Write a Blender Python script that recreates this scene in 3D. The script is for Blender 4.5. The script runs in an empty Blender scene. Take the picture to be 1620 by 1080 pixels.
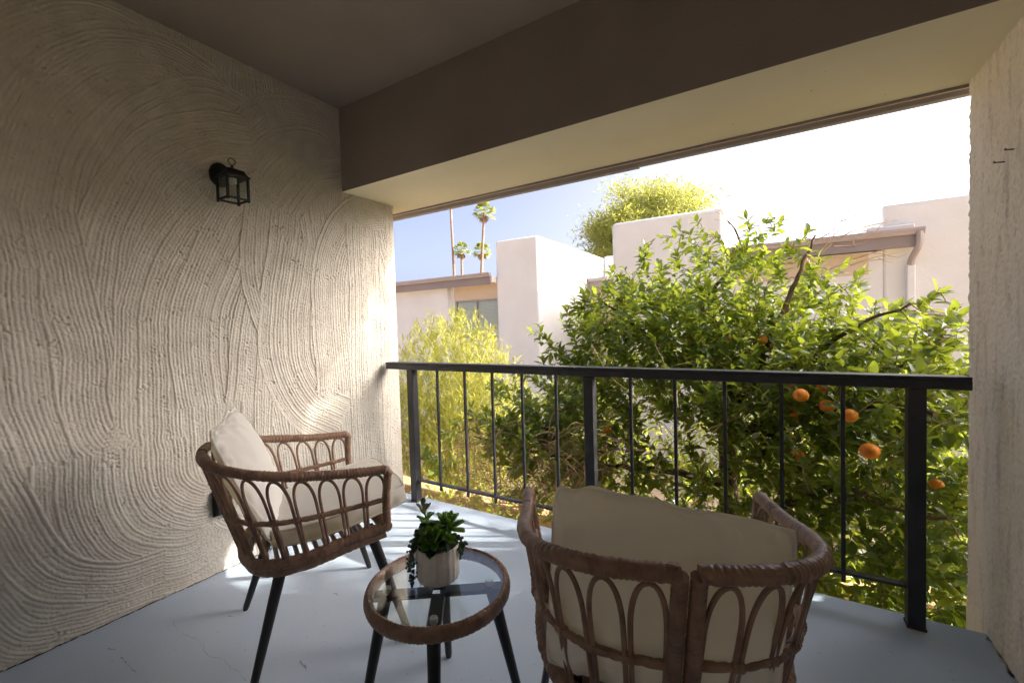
import bpy, bmesh, math, random
import numpy as np
from mathutils import Vector, Matrix, Euler, noise as mnoise

# ------------------------------------------------------------------ camera
S = bpy.context.scene
COL = S.collection
EYE = np.array([0.0, 0.0, 1.125])
CM = np.array([[0.8525, 0.5219, -0.0295], [0.0073, 0.0446, 0.9990], [-0.5227, 0.8518, -0.0342]])
for _i in range(3):
    CM[_i] /= np.linalg.norm(CM[_i])
FOC = 683.73          # focal length in pixels of the 1620 px wide photograph
cam_d = bpy.data.cameras.new('camera')
cam_d.sensor_width = 36.0
cam_d.lens = FOC / 1620.0 * 36.0
cam_d.clip_start = 0.02
cam_d.clip_end = 6000.0
cam = bpy.data.objects.new('camera', cam_d)
COL.objects.link(cam)
_r, _u, _f = (Vector(v) for v in CM)
_u = (_u - _r * _u.dot(_r)).normalized()
_b = _r.cross(_u).normalized()
cam.matrix_world = Matrix(((_r.x, _u.x, _b.x, EYE[0]), (_r.y, _u.y, _b.y, EYE[1]), (_r.z, _u.z, _b.z, EYE[2]), (0, 0, 0, 1)))
S.camera = cam

def ray(px, py):
    return CM.T @ np.array([(px - 810) / FOC, -(py - 540) / FOC, 1.0])
def at(px, py, Y):                      # the point on the plane y = Y behind a pixel
    d = ray(px, py)
    return EYE + d * (Y / d[1])
def project(P):
    c = (np.asarray(P) - EYE) @ CM.T
    return 810 + FOC * c[..., 0] / c[..., 2], 540 - FOC * c[..., 1] / c[..., 2], c[..., 2]

# ------------------------------------------------------------------ sky, sun, exposure
SUN_AZ = math.radians(62.5)             # from +Y towards +X
SUN_EL = math.radians(32.5)
W = bpy.data.worlds.new('World')
S.world = W
W.use_nodes = True
wn = W.node_tree.nodes
wl = W.node_tree.links
bg = wn['Background']
sky = wn.new('ShaderNodeTexSky')
sky.sky_type = 'NISHITA'
sky.sun_disc = False
sky.sun_elevation = SUN_EL
sky.sun_rotation = SUN_AZ
sky.altitude = 350
sky.air_density = 0.25
sky.dust_density = 8.0
sky.ozone_density = 0.3
wl.new(sky.outputs[0], bg.inputs[0])
bg.inputs[1].default_value = 0.15
sun_d = bpy.data.lights.new('sun', 'SUN')
sun_d.energy = 2.0
sun_d.angle = math.radians(0.53)
sun_d.color = (1.0, 0.93, 0.82)
sun = bpy.data.objects.new('sun', sun_d)
COL.objects.link(sun)
SUN = Vector((math.sin(SUN_AZ) * math.cos(SUN_EL), math.cos(SUN_AZ) * math.cos(SUN_EL), math.sin(SUN_EL)))
sun.rotation_euler = SUN.to_track_quat('Z', 'Y').to_euler()
sun.location = (6, 6, 12)
S.view_settings.view_transform = 'Standard'
S.view_settings.look = 'None'
S.view_settings.gamma = 1.0
S.view_settings.use_curve_mapping = False
S.view_settings.exposure = 2.28
S.cycles.use_denoising = True
S.cycles.max_bounces = 10
S.cycles.diffuse_bounces = 6
S.cycles.transparent_max_bounces = 16
S.cycles.caustics_reflective = False
S.cycles.caustics_refractive = False
S.cycles.sample_clamp_indirect = 8.0

rnd = random.Random(7)
rng = np.random.default_rng(7)

# ------------------------------------------------------------------ materials
def material(name):
    m = bpy.data.materials.new(name)
    m.use_nodes = True
    nt = m.node_tree
    nt.nodes.clear()
    out = nt.nodes.new('ShaderNodeOutputMaterial')
    return m, nt, out
def nnode(nt, t, **kw):
    n = nt.nodes.new(t)
    for k, v in kw.items():
        if hasattr(n, k):
            setattr(n, k, v)
        else:
            n.inputs[k.replace('_', ' ')].default_value = v
    return n
def rgba(c):
    return (c[0], c[1], c[2], 1.0)

def surf(name, c1, c2=None, rough=0.6, scale=5.0, detail=6.0, bump=0.0, bscale=60.0, bdist=0.002, spec=0.4, metallic=0.0,
         c3=None, scale3=1.2, amount3=0.5, p3=(0.52, 0.72), coat=0.0, space='Object', stretch=None):
    """principled surface: two-tone noise colour, optional third broad tone, optional fine bump"""
    m, nt, out = material(name)
    L = nt.links
    p = nnode(nt, 'ShaderNodeBsdfPrincipled')
    p.inputs['Roughness'].default_value = rough
    p.inputs['Specular IOR Level'].default_value = spec
    p.inputs['Metallic'].default_value = metallic
    p.inputs['Coat Weight'].default_value = coat
    L.new(p.outputs[0], out.inputs[0])
    if space == 'World':
        g = nnode(nt, 'ShaderNodeNewGeometry'); vec = g.outputs['Position']
    else:
        tc = nnode(nt, 'ShaderNodeTexCoord'); vec = tc.outputs[space]
    if stretch:
        mp = nnode(nt, 'ShaderNodeMapping'); mp.inputs['Scale'].default_value = stretch
        L.new(vec, mp.inputs[0]); vec = mp.outputs[0]
    c2 = c2 or tuple(min(1, v * 1.15) for v in c1)
    n = nnode(nt, 'ShaderNodeTexNoise'); n.inputs['Scale'].default_value = scale; n.inputs['Detail'].default_value = detail
    L.new(vec, n.inputs['Vector'])
    r = nnode(nt, 'ShaderNodeValToRGB')
    r.color_ramp.elements[0].position = 0.32; r.color_ramp.elements[1].position = 0.68
    r.color_ramp.elements[0].color = rgba(c1); r.color_ramp.elements[1].color = rgba(c2)
    L.new(n.outputs[0], r.inputs[0])
    col = r.outputs[0]
    if c3:
        n3 = nnode(nt, 'ShaderNodeTexNoise'); n3.inputs['Scale'].default_value = scale3; n3.inputs['Detail'].default_value = 8
        L.new(vec, n3.inputs['Vector'])
        r3 = nnode(nt, 'ShaderNodeValToRGB')
        r3.color_ramp.elements[0].position = p3[0]; r3.color_ramp.elements[1].position = p3[1]
        r3.color_ramp.elements[0].color = (0, 0, 0, 1); r3.color_ramp.elements[1].color = (amount3, amount3, amount3, 1)
        L.new(n3.outputs[0], r3.inputs[0])
        mx = nnode(nt, 'ShaderNodeMixRGB'); mx.inputs[2].default_value = rgba(c3)
        L.new(r3.outputs[0], mx.inputs[0]); L.new(col, mx.inputs[1]); col = mx.outputs[0]
    L.new(col, p.inputs['Base Color'])
    if bump:
        b = nnode(nt, 'ShaderNodeBump'); b.inputs['Strength'].default_value = bump; b.inputs['Distance'].default_value = bdist
        nb = nnode(nt, 'ShaderNodeTexNoise'); nb.inputs['Scale'].default_value = bscale; nb.inputs['Detail'].default_value = 8
        L.new(vec, nb.inputs['Vector']); L.new(nb.outputs[0], b.inputs['Height']); L.new(b.outputs[0], p.inputs['Normal'])
    return m

def leaf_material(name, dark, light, trans, trans_w=0.35, rough=0.35, scale=9.0, spec=0.5):
    m, nt, out = material(name)
    L = nt.links
    g = nnode(nt, 'ShaderNodeNewGeometry')
    n = nnode(nt, 'ShaderNodeTexNoise'); n.inputs['Scale'].default_value = scale; n.inputs['Detail'].default_value = 3
    L.new(g.outputs['Position'], n.inputs['Vector'])
    r = nnode(nt, 'ShaderNodeValToRGB')
    r.color_ramp.elements[0].position = 0.3; r.color_ramp.elements[1].position = 0.7
    r.color_ramp.elements[0].color = rgba(dark); r.color_ramp.elements[1].color = rgba(light)
    L.new(n.outputs[0], r.inputs[0])
    p = nnode(nt, 'ShaderNodeBsdfPrincipled'); p.inputs['Roughness'].default_value = rough; p.inputs['Specular IOR Level'].default_value = spec
    L.new(r.outputs[0], p.inputs['Base Color'])
    t = nnode(nt, 'ShaderNodeBsdfTranslucent'); t.inputs[0].default_value = rgba(trans)
    mx = nnode(nt, 'ShaderNodeMixShader'); mx.inputs[0].default_value = trans_w
    L.new(p.outputs[0], mx.inputs[1]); L.new(t.outputs[0], mx.inputs[2]); L.new(mx.outputs[0], out.inputs[0])
    return m

def glass_material(name, tint=(0.95, 0.98, 0.97), rough=0.0):
    m, nt, out = material(name)
    L = nt.links
    lw_ = nnode(nt, 'ShaderNodeLayerWeight'); lw_.inputs[0].default_value = 0.5
    pw_ = nnode(nt, 'ShaderNodeMath', operation='POWER'); pw_.inputs[1].default_value = 4.0
    fr = nnode(nt, 'ShaderNodeMath', operation='MULTIPLY_ADD'); fr.inputs[1].default_value = 0.94; fr.inputs[2].default_value = 0.045
    L.new(lw_.outputs['Facing'], pw_.inputs[0]); L.new(pw_.outputs[0], fr.inputs[0])
    tr = nnode(nt, 'ShaderNodeBsdfTransparent'); tr.inputs[0].default_value = rgba(tint)
    gl = nnode(nt, 'ShaderNodeBsdfGlossy'); gl.inputs['Roughness'].default_value = rough
    mx = nnode(nt, 'ShaderNodeMixShader')
    L.new(fr.outputs[0], mx.inputs[0]); L.new(tr.outputs[0], mx.inputs[1]); L.new(gl.outputs[0], mx.inputs[2]); L.new(mx.outputs[0], out.inputs[0])
    return m

M = {}
M['stucco'] = surf('stucco', (0.515, 0.49, 0.435), (0.595, 0.57, 0.51), rough=0.9, scale=14, bump=0.55, bscale=300, bdist=0.0024, spec=0.15,
                   c3=(0.36, 0.30, 0.23), scale3=2.2, amount3=0.25)
M['stucco_right'] = surf('stucco_right', (0.82, 0.745, 0.61), (0.86, 0.79, 0.66), rough=0.9, scale=10, bump=0.6, bscale=210, bdist=0.0025, spec=0.15,
                         c3=(0.30, 0.24, 0.18), scale3=26, amount3=0.42, stretch=(1, 1, 0.16))
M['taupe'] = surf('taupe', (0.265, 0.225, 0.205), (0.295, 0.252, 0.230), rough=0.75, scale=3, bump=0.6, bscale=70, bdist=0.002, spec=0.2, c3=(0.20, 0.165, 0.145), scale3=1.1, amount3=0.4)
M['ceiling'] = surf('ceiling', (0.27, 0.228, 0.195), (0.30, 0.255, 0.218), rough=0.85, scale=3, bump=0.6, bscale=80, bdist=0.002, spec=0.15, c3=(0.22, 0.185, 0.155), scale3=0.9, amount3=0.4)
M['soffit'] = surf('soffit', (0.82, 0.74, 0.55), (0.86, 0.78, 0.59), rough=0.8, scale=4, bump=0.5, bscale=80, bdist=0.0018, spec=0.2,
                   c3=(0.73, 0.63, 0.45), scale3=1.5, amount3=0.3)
M['floor'] = surf('floor_paint', (0.390, 0.475, 0.590), (0.435, 0.520, 0.635), rough=0.55, scale=3.0, bump=0.35, bscale=90, bdist=0.0015, spec=0.35,
                  c3=(0.16, 0.165, 0.175), scale3=58, amount3=0.55, p3=(0.655, 0.74))
M['crack'] = surf('crack_dirt', (0.06, 0.055, 0.05), (0.12, 0.10, 0.09), rough=0.95, scale=40)
M['scuff'] = surf('worn_floor_paint', (0.20, 0.205, 0.215), (0.26, 0.265, 0.28), rough=0.8, scale=40)
M['chip'] = surf('chipped_paint', (0.5, 0.5, 0.5), (0.62, 0.61, 0.6), rough=0.9, scale=40)
M['metal'] = surf('black_railing_paint', (0.020, 0.021, 0.025), (0.030, 0.031, 0.036), rough=0.42, scale=20, bump=0.2, bscale=120, bdist=0.0006, spec=0.5)
M['rust'] = surf('rust', (0.11, 0.045, 0.02), (0.05, 0.03, 0.02), rough=0.9, scale=60)
M['legs'] = surf('black_leg_paint', (0.014, 0.014, 0.016), (0.018, 0.018, 0.020), rough=0.45, scale=20, spec=0.4)
M['lantern'] = surf('lantern_black', (0.010, 0.010, 0.011), (0.016, 0.015, 0.015), rough=0.5, scale=30, spec=0.4)
M['rattan'] = surf('rattan', (0.175, 0.100, 0.068), (0.30, 0.185, 0.128), rough=0.42, scale=34, bump=0.5, bscale=220, bdist=0.0012, spec=0.45,
                   c3=(0.42, 0.285, 0.21), scale3=9, amount3=0.5)
M['fabric'] = surf('cream_fabric', (0.83, 0.84, 0.835), (0.86, 0.87, 0.865), rough=0.9, scale=6, bump=0.3, bscale=520, bdist=0.0008, spec=0.15)
def add_translucent(m, col, w):
    nt = m.node_tree; out = [n for n in nt.nodes if n.type == 'OUTPUT_MATERIAL'][0]; p = [n for n in nt.nodes if n.type == 'BSDF_PRINCIPLED'][0]
    t = nt.nodes.new('ShaderNodeBsdfTranslucent'); t.inputs[0].default_value = rgba(col)
    mx = nt.nodes.new('ShaderNodeMixShader'); mx.inputs[0].default_value = w
    nt.links.new(p.outputs[0], mx.inputs[1]); nt.links.new(t.outputs[0], mx.inputs[2]); nt.links.new(mx.outputs[0], out.inputs[0])
add_translucent(M['fabric'], (0.95, 0.86, 0.64), 0.32)
M['glass'] = glass_material('clear_glass')
M['pane'] = glass_material('window_glass', (0.92, 0.95, 0.93))
M['pot'] = surf('grey_ceramic', (0.64, 0.615, 0.60), (0.75, 0.725, 0.71), rough=0.7, scale=46, bump=0.5, bscale=190, bdist=0.0015, spec=0.3)
M['soil'] = surf('soil', (0.03, 0.022, 0.015), (0.06, 0.045, 0.03), rough=0.95, scale=80)
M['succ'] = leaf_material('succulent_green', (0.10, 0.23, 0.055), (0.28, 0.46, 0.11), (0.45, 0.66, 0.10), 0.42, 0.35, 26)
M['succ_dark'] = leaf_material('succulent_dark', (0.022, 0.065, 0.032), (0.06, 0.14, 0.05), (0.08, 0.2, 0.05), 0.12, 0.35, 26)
M['succ_pale'] = leaf_material('succulent_pale', (0.13, 0.24, 0.10), (0.36, 0.34, 0.27), (0.34, 0.42, 0.16), 0.15, 0.4, 40)
M['citrus'] = leaf_material('citrus_leaf', (0.010, 0.038, 0.015), (0.066, 0.135, 0.030), (0.48, 0.58, 0.05), 0.40, 0.30, 15, 0.6)
M['citrus_far'] = leaf_material('hedge_leaf', (0.09, 0.14, 0.02), (0.20, 0.24, 0.04), (0.56, 0.58, 0.07), 0.45, 0.45, 5)
M['willow'] = leaf_material('slender_leaf', (0.14, 0.17, 0.04), (0.28, 0.29, 0.07), (0.62, 0.60, 0.11), 0.48, 0.5, 5)
M['pine'] = leaf_material('feathery_leaf', (0.10, 0.145, 0.035), (0.26, 0.27, 0.06), (0.54, 0.55, 0.11), 0.45, 0.6, 1.1)
M['palm'] = leaf_material('palm_frond', (0.10, 0.15, 0.05), (0.21, 0.25, 0.08), (0.45, 0.50, 0.12), 0.42, 0.5, 1.5)
M['dead'] = surf('dead_frond', (0.24, 0.18, 0.12), (0.34, 0.26, 0.18), rough=0.9, scale=3)
M['bark'] = surf('bark', (0.075, 0.050, 0.034), (0.16, 0.115, 0.08), rough=0.95, scale=16, bump=0.9, bscale=50, bdist=0.008, spec=0.1, stretch=(1, 1, 0.35))
M['twig'] = surf('twig', (0.12, 0.085, 0.055), (0.25, 0.19, 0.13), rough=0.9, scale=12, spec=0.1)
M['drytwig'] = surf('dry_twig', (0.30, 0.19, 0.115), (0.48, 0.34, 0.22), rough=0.9, scale=9, spec=0.1)
M['palm_trunk'] = surf('palm_trunk', (0.20, 0.14, 0.10), (0.30, 0.22, 0.16), rough=0.95, scale=3, spec=0.1)
M['orange'] = surf('orange_peel', (0.72, 0.21, 0.012), (0.86, 0.31, 0.02), rough=0.42, scale=16, bump=0.35, bscale=240, bdist=0.0015, spec=0.45, space='World')
M['bstucco'] = surf('pale_stucco', (0.70, 0.70, 0.68), (0.74, 0.74, 0.72), rough=0.95, scale=1.6, bump=0.5, bscale=26, bdist=0.01, spec=0.1,
                    c3=(0.64, 0.62, 0.58), scale3=0.5, amount3=0.5)
M['bstucco2'] = surf('panel_stucco', (0.58, 0.47, 0.35), (0.63, 0.52, 0.40), rough=0.95, scale=1.6, bump=0.4, bscale=26, bdist=0.008, spec=0.1)
M['fascia'] = surf('mauve_fascia', (0.25, 0.215, 0.205), (0.28, 0.24, 0.23), rough=0.7, scale=1.5, spec=0.25)
M['gutter'] = surf('mauve_gutter', (0.36, 0.31, 0.30), (0.40, 0.345, 0.33), rough=0.55, scale=1.5, spec=0.35)
M['roofing'] = surf('white_roofing', (0.66, 0.62, 0.58), (0.72, 0.68, 0.64), rough=0.9, scale=1.5)
M['alu'] = surf('aluminium_frame', (0.30, 0.29, 0.28), (0.36, 0.35, 0.33), rough=0.5, scale=5, metallic=0.3)
M['blind'] = surf('window_blind', (0.80, 0.80, 0.75), (0.84, 0.83, 0.78), rough=0.8, scale=5)
M['dark_in'] = surf('dark_interior', (0.04, 0.038, 0.035), (0.06, 0.055, 0.05), rough=0.9, scale=3)
M['gravel'] = surf('decomposed_granite', (0.34, 0.25, 0.17), (0.46, 0.36, 0.26), rough=0.95, scale=3, bump=0.6, bscale=30, bdist=0.02, spec=0.1,
                   c3=(0.24, 0.20, 0.12), scale3=0.3, amount3=0.5)
M['path'] = surf('path_concrete', (0.42, 0.38, 0.34), (0.50, 0.46, 0.41), rough=0.9, scale=2.5, spec=0.2)
M['patio'] = surf('patio_wall_stucco', (0.44, 0.29, 0.14), (0.52, 0.36, 0.18), rough=0.95, scale=4, bump=0.5, bscale=60, bdist=0.006, spec=0.1)
M['hill'] = surf('desert_hill', (0.24, 0.18, 0.15), (0.32, 0.25, 0.21), rough=1.0, scale=0.02, spec=0.05)
M['nail'] = surf('rusty_nail', (0.10, 0.06, 0.04), (0.16, 0.10, 0.07), rough=0.7, scale=50, metallic=0.5)
M['sleeve'] = surf('candle_sleeve', (0.72, 0.68, 0.60), (0.76, 0.72, 0.64), rough=0.6, scale=8)
M['filament'] = surf('amber_filament', (0.65, 0.24, 0.06), (0.7, 0.28, 0.08), rough=0.5, scale=8)
M['pad'] = surf('clear_pad', (0.55, 0.58, 0.60), (0.62, 0.65, 0.66), rough=0.15, scale=8, spec=0.7)

# ------------------------------------------------------------------ mesh helpers
def link(o, parent=None, label=None, cat=None, group=None, kind=None):
    if o.name not in COL.objects:
        COL.objects.link(o)
    if parent is not None:
        o.parent = parent
    if label: o['label'] = label
    if cat: o['category'] = cat
    if group: o['group'] = group
    if kind: o['kind'] = kind
    return o
def thing(name, label, cat, loc=(0, 0, 0), rotz=0.0, group=None):
    o = bpy.data.objects.new(name, None)
    o.empty_display_size = 0.1
    o.location = loc
    o.rotation_euler = (0, 0, rotz)
    return link(o, None, label, cat, group)

class MB:
    def __init__(self):
        self.v = []; self.f = []; self.n = 0
    def add(self, v, f):
        v = np.asarray(v, float)
        self.v.append(v)
        self.f.extend([tuple(int(i) + self.n for i in q) for q in f])
        self.n += len(v)
        return self
    def box(self, x0, x1, y0, y1, z0, z1):
        v = [(x0, y0, z0), (x1, y0, z0), (x1, y1, z0), (x0, y1, z0), (x0, y0, z1), (x1, y0, z1), (x1, y1, z1), (x0, y1, z1)]
        return self.add(v, [(0, 3, 2, 1), (4, 5, 6, 7), (0, 1, 5, 4), (1, 2, 6, 5), (2, 3, 7, 6), (3, 0, 4, 7)])
    def prism(self, prof, x0, x1):
        """profile of (y, z) extruded along x"""
        n = len(prof)
        v = [(x0, y, z) for y, z in prof] + [(x1, y, z) for y, z in prof]
        f = [tuple(range(n))[::-1], tuple(range(n, 2 * n))] + [(i, (i + 1) % n, n + (i + 1) % n, n + i) for i in range(n)]
        return self.add(v, f)
    def lathe(self, prof, n=24, c=(0, 0, 0)):
        """profile of (r, z) turned about z"""
        a = np.linspace(0, 2 * np.pi, n, endpoint=False)
        v = np.concatenate([np.stack([c[0] + r * np.cos(a), c[1] + r * np.sin(a), np.full(n, c[2] + z)], 1) for r, z in prof])
        f = []
        for k in range(len(prof) - 1):
            for i in range(n):
                j = (i + 1) % n
                f.append((k * n + i, k * n + j, (k + 1) * n + j, (k + 1) * n + i))
        f.append(tuple(range(n))[::-1]); f.append(tuple(range((len(prof) - 1) * n, len(prof) * n)))
        return self.add(v, f)
    def tube(self, pts, r, n=8, closed=False, wrap=None, depth=0.08, flat=None):
        v, f = tube_mesh(pts, r, n, closed, wrap, depth, flat)
        return self.add(v, f)
    def build(self, name, mat, parent=None, smooth=True, bevel=0.0, seg=2, angle=40, **kw):
        me = bpy.data.meshes.new(name)
        v = np.concatenate(self.v) if self.v else np.zeros((0, 3))
        me.from_pydata(v.tolist(), [], self.f)
        me.materials.append(M[mat] if isinstance(mat, str) else mat)
        me.update()
        if smooth:
            me.polygons.foreach_set('use_smooth', [True] * len(me.polygons))
            if angle:
                me.set_sharp_from_angle(angle=math.radians(angle))
        o = bpy.data.objects.new(name, me)
        link(o, parent, **kw)
        if bevel:
            b = o.modifiers.new('bevel', 'BEVEL'); b.width = bevel; b.segments = seg; b.limit_method = 'ANGLE'
        return o

def resample(pts, step):
    p = np.asarray(pts, float)
    d = np.linalg.norm(np.diff(p, axis=0), axis=1); s = np.concatenate([[0], np.cumsum(d)])
    n = max(2, int(round(s[-1] / step)) + 1)
    t = np.linspace(0, s[-1], n)
    return np.stack([np.interp(t, s, p[:, k]) for k in range(3)], 1)
def spline(pts, m=8):
    """Catmull-Rom through the points"""
    p = np.asarray(pts, float)
    q = np.concatenate([[2 * p[0] - p[1]], p, [2 * p[-1] - p[-2]]])
    out = []
    for i in range(1, len(q) - 2):
        for t in np.linspace(0, 1, m, endpoint=False):
            a, b, c, d = q[i - 1], q[i], q[i + 1], q[i + 2]
            out.append(0.5 * ((2 * b) + (c - a) * t + (2 * a - 5 * b + 4 * c - d) * t * t + (3 * b - a - 3 * c + d) * t ** 3))
    out.append(p[-1])
    return np.array(out)
def tube_mesh(pts, r, n=8, closed=False, wrap=None, depth=0.08, flat=None):
    p = np.asarray(pts, float)
    m = len(p)
    if closed:
        tan = np.roll(p, -1, 0) - np.roll(p, 1, 0)
    else:
        tan = np.gradient(p, axis=0)
    tan /= np.linalg.norm(tan, axis=1)[:, None] + 1e-12
    N = np.zeros((m, 3))
    ref = np.array([0, 0, 1.0]) if abs(tan[0, 2]) < 0.9 else np.array([1.0, 0, 0])
    u = ref - tan[0] * ref.dot(tan[0]); u /= np.linalg.norm(u)
    for i in range(m):
        u = u - tan[i] * u.dot(tan[i]); u /= np.linalg.norm(u) + 1e-12
        N[i] = u
    B = np.cross(tan, N)
    if not np.ndim(r): r = np.full(m, r)
    r = np.asarray(r, float)
    a = np.linspace(0, 2 * np.pi, n, endpoint=False)
    s = np.concatenate([[0], np.cumsum(np.linalg.norm(np.diff(p, axis=0), axis=1))])
    R = np.repeat(r[:, None], n, 1)
    if wrap:
        ph = s[:, None] / wrap - a[None] / (2 * np.pi) + 0.45 * np.sin(s[:, None] * 23 + a[None]) + 0.3 * np.sin(s[:, None] * 61 + 2)
        ph = ph - ph.min()
        R = R * (1 - depth * 0.5 + depth * np.abs(np.sin(np.pi * ph)) ** 0.55)
        jit = np.array([math.sin(k * 12.9898) * 43758.5453 % 1 for k in range(int(s[-1] / wrap) + 8)])
        R = R * (1 + 0.6 * depth * (jit[np.clip(np.floor(ph).astype(int) + 1, 0, len(jit) - 1)] - 0.5))
    ca, sa = np.cos(a), np.sin(a)
    kx, ky = flat or (1, 1)
    V = p[:, None] + R[..., None] * (kx * ca[None, :, None] * N[:, None] + ky * sa[None, :, None] * B[:, None])
    F = []
    for i in range(m if closed else m - 1):
        i2 = (i + 1) % m
        for j in range(n):
            j2 = (j + 1) % n
            F.append((i * n + j, i * n + j2, i2 * n + j2, i2 * n + j))
    if not closed:
        F.append(tuple(range(n))[::-1]); F.append(tuple(range((m - 1) * n, m * n)))
    return V.reshape(-1, 3), F

def grid_object(name, P, mat, parent=None, smooth=True, **kw):
    """P: (a, b, 3) grid of points, built fast"""
    a, b = P.shape[:2]
    idx = np.arange(a * b).reshape(a, b)
    q = np.stack([idx[:-1, :-1], idx[1:, :-1], idx[1:, 1:], idx[:-1, 1:]], -1).reshape(-1, 4)
    return quads_object(name, P.reshape(-1, 3), q, mat, parent, smooth, **kw)
def quads_object(name, V, Q, mat, parent=None, smooth=True, **kw):
    me = bpy.data.meshes.new(name)
    k = Q.shape[1]
    me.vertices.add(len(V)); me.loops.add(Q.size); me.polygons.add(len(Q))
    me.vertices.foreach_set('co', np.ascontiguousarray(V, dtype=np.float32).ravel())
    me.loops.foreach_set('vertex_index', np.ascontiguousarray(Q, dtype=np.int32).ravel())
    me.polygons.foreach_set('loop_start', np.arange(0, Q.size, k, dtype=np.int32))
    me.polygons.foreach_set('loop_total', np.full(len(Q), k, dtype=np.int32))
    if smooth:
        me.polygons.foreach_set('use_smooth', np.ones(len(Q), dtype=bool))
    me.materials.append(M[mat] if isinstance(mat, str) else mat)
    me.update(calc_edges=True)
    o = bpy.data.objects.new(name, me)
    return link(o, parent, **kw)

# ------------------------------------------------------------------ the balcony: floor, walls, ceiling, beam
XL, XR = -2.27, 0.62          # inner faces of the two side walls
YE = 2.165                    # outer end of the left wall
YER = 2.310                   # outer end of the right wall
YS = 2.125                    # front edge of the slab
ZC = 2.48                     # ceiling
YB = 1.755                    # inner face of the beam
ZB = 1.982                    # underside of the beam
YBK = -1.15                   # back wall
GZ = -2.7                     # garden ground

slab = MB().box(XL - 0.2, XR + 0.2, YBK - 0.2, YS, -0.24, 0.0).build('floor', 'floor', bevel=0.012, kind='structure')

def vnoise(shape, cells, seed):
    r = np.random.default_rng(seed)
    g = r.random((cells[0] + 2, cells[1] + 2))
    u = np.linspace(0, cells[0], shape[0]); v = np.linspace(0, cells[1], shape[1])
    iu = np.minimum(u.astype(int), cells[0]); iv = np.minimum(v.astype(int), cells[1])
    fu = u - iu; fv = v - iv
    fu = (fu * fu * (3 - 2 * fu))[:, None]; fv = (fv * fv * (3 - 2 * fv))[None]
    a = g[np.ix_(iu, iv)]; b = g[np.ix_(iu + 1, iv)]; c = g[np.ix_(iu, iv + 1)]; d = g[np.ix_(iu + 1, iv + 1)]
    return (a * (1 - fu) + b * fu) * (1 - fv) + (c * (1 - fu) + d * fu) * fv

def comb_wall(y0, y1, z0, z1, step, strokes, seed, amp=0.0046):
    """height of a stucco coat dragged over with a coarse comb, stroke over stroke"""
    ny = int((y1 - y0) / step) + 1; nz = int((z1 - z0) / step) + 1
    Y = np.linspace(y0, y1, ny); Z = np.linspace(z0, z1, nz)
    YY, ZZ = np.meshgrid(Y, Z, indexing='ij')
    H = np.zeros_like(YY)
    wob = (vnoise(YY.shape, (16, 16), seed) - 0.5) * 0.014 + (vnoise(YY.shape, (90, 90), seed + 1) - 0.5) * 0.003
    r_ = np.random.default_rng(seed)
    for stroke in strokes:
        if len(stroke) == 2:                       # comb dragged along a path
            cp = spline([(0, q[0], q[1]) for q in stroke[0]], 7)[:, 1:]
            hw = stroke[1]
            i0, i1 = np.searchsorted(Y, [cp[:, 0].min() - hw, cp[:, 0].max() + hw]); j0, j1 = np.searchsorted(Z, [cp[:, 1].min() - hw, cp[:, 1].max() + hw])
            if i1 <= i0 or j1 <= j0: continue
            sy, sz = YY[i0:i1, j0:j1], ZZ[i0:i1, j0:j1]
            best = np.full(sy.shape, 9.0); lat = np.zeros(sy.shape)
            for (ay, az), (by, bz) in zip(cp[:-1], cp[1:]):
                ey, ez = by - ay, bz - az; L2 = ey * ey + ez * ez
                t = np.clip(((sy - ay) * ey + (sz - az) * ez) / L2, 0, 1)
                dy, dz = sy - ay - t * ey, sz - az - t * ez
                dd = np.hypot(dy, dz); m_ = dd < best
                best[m_] = dd[m_]; lat[m_] = (np.sign(dy * ez - dz * ey) * dd)[m_]
            ends = (np.hypot(sy - cp[0, 0], sz - cp[0, 1]) <= best + 1e-6) | (np.hypot(sy - cp[-1, 0], sz - cp[-1, 1]) <= best + 1e-6)
            wv = wob[i0:i1, j0:j1]
            mask = np.zeros(YY.shape, bool)
            mask[i0:i1, j0:j1] = (np.abs(lat + wv * 1.5) < hw) & ~ends
            R = np.zeros(YY.shape); R[i0:i1, j0:j1] = lat + hw + wv
            ra, rb = 0.0, 2 * hw
            if not mask.any(): continue
        else:
            cy, cz, ra, rb, a0, a1, sq = stroke
            dy = YY - cy; dz = (ZZ - cz) * sq
            R = np.hypot(dy, dz) + wob
            A = np.degrees(np.arctan2(dz, dy))
            mid = (a0 + a1) / 2
            dA = (A - mid + 180) % 360 - 180
            mask = (R > ra) & (R < rb) & (np.abs(dA) + 500 * (wob * 2.0) < (a1 - a0) / 2)
            if not mask.any():
                continue
        n = int((rb - ra) / 0.004) + 4
        # comb profile: uneven teeth, one groove every 12 to 19 mm
        pos = [0.0]
        while pos[-1] < rb - ra + 0.05:
            pos.append(pos[-1] + r_.uniform(0.0090, 0.0175))
        pos = np.array(pos)
        dep = r_.uniform(0.45, 1.35, len(pos))
        rr = np.clip(R[mask] - ra, 0, None)
        k = np.clip(np.searchsorted(pos, rr) - 1, 0, len(pos) - 2)
        t = (rr - pos[k]) / (pos[k + 1] - pos[k])
        prof = np.abs(np.sin(np.pi * t)) ** 0.5 * dep[k]
        edge = np.minimum(rr, (rb - ra) - rr)
        ridge = np.exp(-(edge / 0.007) ** 2) * 0.8
        H[mask] = (prof + ridge) * amp
    H += (vnoise(YY.shape, (420, 420), seed + 3) - 0.5) * 0.0028 + (vnoise(YY.shape, (34, 34), seed + 5) - 0.5) * 0.002
    # rough torn spots
    pit = vnoise(YY.shape, (300, 300), seed + 9) * vnoise(YY.shape, (60, 60), seed + 10)
    H -= np.clip(pit - 0.55, 0, 1) * 0.020
    return YY, ZZ, H

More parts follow.
